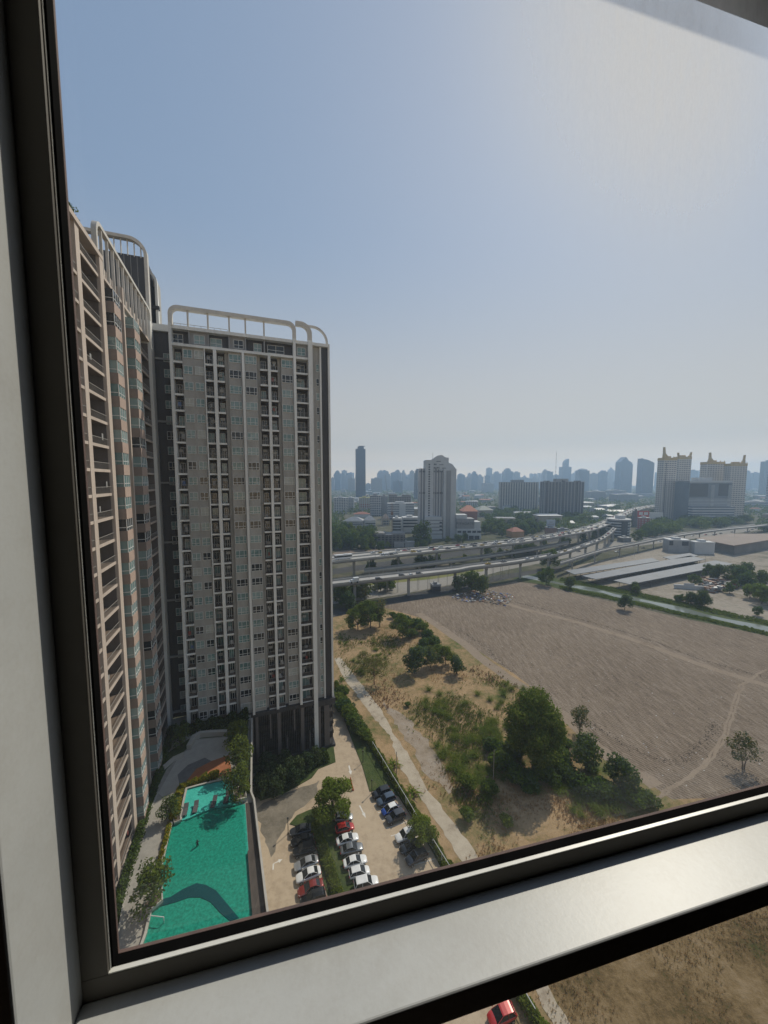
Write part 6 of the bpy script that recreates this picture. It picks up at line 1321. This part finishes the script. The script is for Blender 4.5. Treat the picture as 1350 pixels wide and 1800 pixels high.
# heaps
def heap(name, label, cat, px, n, s, cols_, hmax=1.6):
    mb = MB()
    for x, y in scatter(n, px):
        p = P(x, y); a = random.uniform(0, 3.14); sx, sy, sz_ = s * random.uniform(.3, 1.3), s * random.uniform(.3, 1.3), s * random.uniform(.2, .7); z = random.random() ** 2 * hmax; ca, sa = math.cos(a), math.sin(a); tl = random.uniform(-.4, .4)
        mb.box(-sx, sx, -sy, sy, 0, sz_, random.randrange(len(cols_)), lambda X, Y, Z: (p.x + X * ca - Y * sa, p.y + X * sa + Y * ca, z + Z + X * tl))
    o = mb.build(name, cols_); tag(o, label, cat, kind='stuff'); return o
tr_ = [m_grey, m_tin, M('blue_tarp', (.05, .12, .36), (.035, .09, .28), 1, .6), m_clod, M('cardboard', (.33, .24, .15), (.26, .19, .12), 1, .9), m_redroof, m_bw, m_girder]
heap('rubbish_heap', 'heap of mixed rubbish with blue tarpaulin dumped at the head of the field', 'rubbish', [(790, 1050), (850, 1036), (905, 1050), (888, 1066), (855, 1060), (810, 1058)], 300, .5, tr_)
heap('scrap_heap', 'grey scrap heap on the waste ground beyond the canal', 'scrap', [(1228, 1022), (1290, 1020), (1295, 1035), (1250, 1043), (1232, 1035)], 420, 1.2, [m_girder, m_grey, m_tin, m_rust], 2.6)
heap('litter', 'pale litter specks scattered on the ploughed field', 'litter', [(760, 1070), (1000, 1060), (1330, 1130), (1340, 1370), (1150, 1390), (950, 1200)], 90, .11, [m_bw, m_tin], .02)

# ================================================================== the hazy skyline
mats = {'p': f_pale, 'b': f_blue, 'w': f_warm, 'd': f_dark, 's': f_slab2}
block('apartment_tower', 'tall slender dark blue tower standing alone at the left', 'tower', 624.5, 643, 789, 878, f_dark, f_dark, 26, R(8), parts=lambda t, hw, hd, h: [MB().box(-hw * .55, hw * .7, -hd * .6, hd * .6, h + .02, h + 9).build('crown', f_dark, t, local=True), MB().box(-hw * .3, hw * .95, -hd * .7, hd * .7, h + 9.01, h + 10.5).build('crown_roof', m_vg, t, local=True)])
SKY = [(582, 588.5, 840, 2400, 'p', 'flat', 'pale low tower against the right edge of the shaded tower'), (587.5, 600, 827, 2500, 'b', 'step', 'blue stepped tower second from the shaded tower'), (599, 621, 832, 2600, 'p', 'twin', 'broad pale tower left of the slender dark tower'), (612, 625, 841, 2200, 'w', 'flat', 'low beige tower against the foot of the slender dark tower'), (643, 652, 850, 2300, 'p', 'flat', 'small pale block right of the slender dark tower'), (652, 672, 841, 2100, 'w', 'flat', 'wide beige tower right of the slender dark tower'), (674.5, 686, 828, 2400, 'p', 'step', 'pale stepped tower above the striped dark flats'), (686.5, 699, 831, 2500, 'b', 'flat', 'blue slab behind the leaning cranes'), (698, 705, 827, 2600, 'p', 'spire', 'thin pale tower, left of two thin ones'), (705.5, 713, 826, 2600, 'p', 'step', 'thin pale tower, right of two thin ones'), (690, 708, 846, 1900, 'b', 'flat', 'broad blue block below the two thin towers'), (713, 720.5, 843, 2500, 'p', 'flat', 'low pale block between thin towers and hotel'), (720, 728, 828, 2400, 'w', 'flat', 'beige tower second left of the hotel tower'), (727.5, 739, 824, 1300, 's', 'step', 'dark grey tower directly left of the hotel tower'), (803, 817, 832, 2400, 'b', 'dome', 'round topped blue tower directly right of the hotel tower'), (816, 828, 839, 2300, 'p', 'flat', 'pale tower right of the round topped blue tower'), (827.5, 839, 828, 2500, 'b', 'step', 'stepped blue tower between hotel and slab blocks'), (838, 846, 837, 2500, 'p', 'flat', 'pale flat tower right of the stepped blue tower'), (851, 861, 836, 2600, 's', 'flat', 'small dark tower left of the slab blocks'), (846, 868, 849, 2000, 'p', 'twin', 'low pale twin blocks under the small dark tower'), (864.5, 880, 828.5, 2700, 'p', 'step', 'pale stepped tower above the left slab end'), (882, 900.5, 823, 2500, 'b', 'step', 'taller blue tower above the left slab'), (900.5, 913.5, 830, 2700, 'p', 'flat', 'pale flat tower right of the taller blue tower'), (908, 930, 839, 2900, 'p', 'twin', 'low hazy twin tower over the left slab middle'), (917, 925, 835, 3000, 'p', 'spire', 'tiny pointed tower over the left slab middle'), (930, 945, 840, 2900, 'w', 'flat', 'low hazy block over the right end of the left slab'), (936, 943, 833, 3100, 'p', 'flat', 'thin hazy tower over the right end of the left slab'), (947, 955, 835, 3100, 'p', 'step', 'thin stepped tower over the joint of the two slabs'), (956, 971.5, 829, 2500, 'b', 'flat', 'flat blue tower left of the thin radio mast'), (970, 983, 835, 2700, 'b', 'flat', 'low blue block behind the thin radio mast'), (981, 1003, 806, 2500, 'b', 'sail', 'tall tower with a sail shaped top'), (1002, 1011, 833, 3000, 'p', 'flat', 'pale block right of the sail topped tower'), (1010, 1035, 823, 2100, 's', 'dome', 'wide dark tower with a rounded top over the right slab'), (1034, 1051, 832.5, 2500, 'w', 'flat', 'beige block right of the wide dark tower'), (1050, 1067, 826, 2300, 'b', 'dome', 'blue tower with a half round roof'), (1066, 1078, 821, 3000, 'p', 'spire', 'pale tower with a pyramid top left of the gabled tower'), (1079.5, 1109, 803, 1900, 'b', 'gable', 'blue glass tower with a pointed gable'), (1117.5, 1148, 807, 1500, 'b', 'curve', 'striped blue tower with a curved sloping top'), (1207, 1226, 827, 2400, 'b', 'flat', 'blue block between the gold crowned tower pairs'), (1306, 1319.5, 827, 2400, 'b', 'step', 'hazy blue tower right of the gold crowned towers'), (1318, 1334, 831, 2500, 'b', 'flat', 'flat hazy tower second right of the gold crowned towers'), (1333, 1362, 811, 1700, 's', 'flat', 'big blue grey tower at the right edge')]
for x0, x1, yt, Yd, mm, cr, l_ in SKY: block('skyscraper', l_, 'tower', x0, x1, yt, 860, mats[mm], mats[mm], None, R(random.uniform(-4, 4)), Yd, cr, 'towers of the far skyline')
random.seed(21)
for k in range(92):
    x = random.uniform(584, 1345); Yd = random.uniform(2500, 3900); wpx = random.uniform(6, 16); yt = random.uniform(831, 846) if random.random() < .7 else random.uniform(822, 834)
    block('skyscraper', 'faint pale tower far back in the hazy skyline', 'tower', x, x + wpx, yt, 860, *[mats[random.choice('pbwps')]] * 2, None, R(random.uniform(-10, 10)), Yd, random.choice(('flat', 'step', 'twin', 'flat', 'step')), 'faint towers at the back of the skyline')
mk = XX(978, 800, 1700); t = thing('radio_mast', 'thin red and white lattice mast rising above the right slab', 'mast', (mk, 1700, 0)); zt = HT(978, 793, 1700); mb = MB(); nseg = 20
for k in range(nseg): mb.tube((0, 0, zt * k / nseg), (0, 0, zt * (k + 1) / nseg), .9, .9, 5, k % 2)
mb.build('lattice', [m_rust, m_vw], t, local=True); MB().tube((0, 0, 0), (0, 0, 3), 2, 1.2, 6).build('base', m_grey, t, local=True)
# stadium like interchange and far halls
for x0, x1, yt, Yd, l_ in ((1027, 1064, 864, 1250, 'long low pale hall behind the right slab'), (1062, 1100, 862, 1500, 'flat canopy building with a purple front'), (1070, 1122, 869, 1150, 'long grey transport hall before the gabled tower'), (1098, 1150, 868, 1400, 'flat white roofed terminal below the curved topped tower')): block('hall', l_, 'hall', x0, x1, yt, 880, f_stripe if 'terminal' in l_ else m_grey, m_tin, 60, 0, Yd, parts=(lambda t, hw, hd, h: MB().box(-hw * .7, hw * .7, -hd - 2, -hd + .1, h * .2, h * .6).build('purple_front', M('purple_front', (.20, .15, .36), (.15, .11, .28), .1, .6), t, local=True)) if 'purple' in l_ else None)
gl_ = 'low rise roofs of the hazy city plain'
lowm = [m_vw, m_beige, m_grey, f_flat, f_pale, m_vw]; roofs = [m_tin, m_redroof, m_vw, m_tin, m_grey]
for k in range(150):
    Yd = 480 * (2600 / 480) ** random.random(); x = random.uniform(582, 1400); wd = random.uniform(10, 34); w_px = wd / Yd * 650; hh = random.uniform(5, 15); yb_ = 844 + 650 * 66 / Yd
    if Yd < 800 and (730 < x < 880 or 600 < x < 700 or 1100 < x < 1320): continue
    c_ = Vector((XX(x, 860, Yd), Yd, 0)); t = thing('house', 'small low roofed building in the hazy city plain beyond the expressway', 'building', c_, random.uniform(-.4, .4), gl_); dp = wd * random.uniform(.5, .9)
    MB().box(-wd / 2, wd / 2, -dp / 2, dp / 2, 0, hh).build('wall', random.choice(lowm), t, local=True); rf_ = random.choice(roofs)
    MB().loft([[(sx * wd * .54, sy * dp * .55, hh + .01) for sx, sy in ((-1, -1), (1, -1), (1, 1), (-1, 1))], [(sx * wd * .45, sy * .5, hh + random.uniform(.5, 3)) for sx, sy in ((-1, -1), (1, -1), (1, 1), (-1, 1))]]).build('roof', rf_, t, local=True)
# ---- trees of the middle distance
ft1 = proto(tree_proto, 'tree', '', 'tree', 11, 5.5, 10, 1100, .65, [LF['deep'], LF['blue']], .3, .25); ft2 = proto(tree_proto, 'tree', '', 'tree', 9, 4.6, 9, 900, .6, [LF['mid'], LF['deep']], .25, .25)
o = put(ft1, 741, 957, 0, 1.9, 'big round dark tree in front of the hotel tower')
o = put(ft2, 880, 938, 0, 1.4, 'tree beside the sign building'); put(ft1, 588, 962, 0, 1.2, 'dark tree hard against the shaded tower edge beyond the expressway')
def grove_mass(name, label, poly, n, h, seed=0):
    pts = [P(*q) for q in scatter(n, poly)]; k = len(pts); hh = h * rng.uniform(.6, 1.2, k)
    ce = np.array([[p.x, p.y, z * .6] for p, z in zip(pts, hh)]); m = 420 * k; pos, t_, b2 = leaf_cloud(ce, hh * .55, m, .85, .8, hollow=.45); pos[:, 2] = np.abs(pos[:, 2])
    o = quads_obj(name, pos, t_, b2, [LF['deep'], LF['mid']], None, (rng.random(m) < .4).astype(int)); tag(o, label, 'trees', kind='stuff')
def grove(label, group, poly, n, s0, s1, pr=(ft1, ft2)):
    for x, y in scatter(n, poly): put(random.choice(pr), x, y, 0, random.uniform(s0, s1), label, group)
grove('dark tree in the grove left of the building site', 'grove left of the building site', [(585, 935), (650, 938), (662, 962), (640, 968), (585, 968)], 42, .9, 1.5)
grove('tree in the green belt before the slab blocks', 'trees before the slab blocks', [(850, 915), (950, 912), (955, 942), (900, 948), (850, 945)], 46, .8, 1.4)
grove_mass('treeline', 'band of trees under the right slab block beside the expressway', [(960, 912), (1060, 905), (1100, 888), (1095, 894), (1040, 918), (980, 930), (960, 925)], 60, 11)
grove('tree between the expressway and the ramp viaduct', 'trees between the two viaducts', [(590, 1012), (700, 1000), (900, 972), (1060, 938), (1070, 931), (1060, 945), (900, 982), (700, 1008), (590, 1018)], 34, .5, .85)
grove_mass('treeline', 'hazy trees at the foot of the gold crowned towers', [(1135, 935), (1165, 920), (1290, 915), (1330, 920), (1270, 929), (1190, 939), (1140, 946)], 66, 12)
grove('tree in the dense green belt behind the expressway', 'trees behind the expressway', [(600, 966), (720, 958), (850, 942), (850, 950), (720, 966), (640, 972)], 26, .5, .8)
grove_mass('treeline', 'green park treetops left of the slab blocks', [(845, 905), (880, 898), (945, 900), (945, 912), (850, 918)], 45, 11)
grove('tree in the streets right of the round office', 'trees right of the round office', [(1125, 930), (1165, 935), (1180, 942), (1120, 955)], 14, .7, 1.1)
grove('tree by the street below the ramp at the left', 'trees by the street at the tower edge', [(586, 1050), (625, 1042), (700, 1034), (690, 1040), (586, 1066)], 14, .6, .9)
grove('tree along the far bank of the canal', 'trees along the far canal bank', [(1090, 1038), (1150, 1046), (1350, 1084), (1350, 1090), (1150, 1052)], 10, .25, .45)
grove('tree on the waste ground at the right edge', 'trees on the waste ground at the right edge', [(1235, 1008), (1350, 990), (1350, 1080), (1300, 1068), (1260, 1016)], 17, .5, .9)
# the far green of the plain reads as one mass
n = 70000; Yf = 470 * (3200 / 470) ** rng.random(n // 14) ** 1.15; Xf = (rng.uniform(560, 1420, n // 14) - 675) / 650 * Yf
keep = ~((Yf < 700) & (((Xf / Yf * 650 + 675 > 1090) & (Xf / Yf * 650 + 675 < 1340)) | ((Xf / Yf * 650 + 675 > 600) & (Xf / Yf * 650 + 675 < 860))))
Xf, Yf = Xf[keep], Yf[keep]; ce = np.stack([Xf, Yf, rng.uniform(2, 6, len(Xf))], 1); pos, t_, b2 = leaf_cloud(ce, rng.uniform(4, 9, len(Xf)), n, 1.9, .7, hollow=.3); pos[:, 2] = np.abs(pos[:, 2])
o = quads_obj('treeline', pos, t_, b2, [LF['deep'], LF['blue']], None, (rng.random(n) < .5).astype(int)); tag(o, 'hazy green treetops spread between roofs of the city plain', 'trees', kind='stuff')
for o in PR: hide_proto(o)
# ================================================================== haze
def haze(dens):
    mb = MB(); mb.box(-5200, 5200, -310, 4600, -1, 262); o = mb.build('haze', []); o['kind'] = 'stuff'; o['label'] = 'pale city haze over everything'; o['category'] = 'haze'
    m = bpy.data.materials.new('haze'); m.use_nodes = True; nt = m.node_tree; nt.nodes.remove(nt.nodes['Principled BSDF'])
    v = nt.nodes.new('ShaderNodeVolumePrincipled'); v.inputs['Density'].default_value = dens; v.inputs['Color'].default_value = (.50, .72, 1.0, 1); v.inputs['Anisotropy'].default_value = .4
    nt.links.new(v.outputs[0], nt.nodes['Material Output'].inputs['Volume']); o.data.materials.append(m)
haze(HAZE)
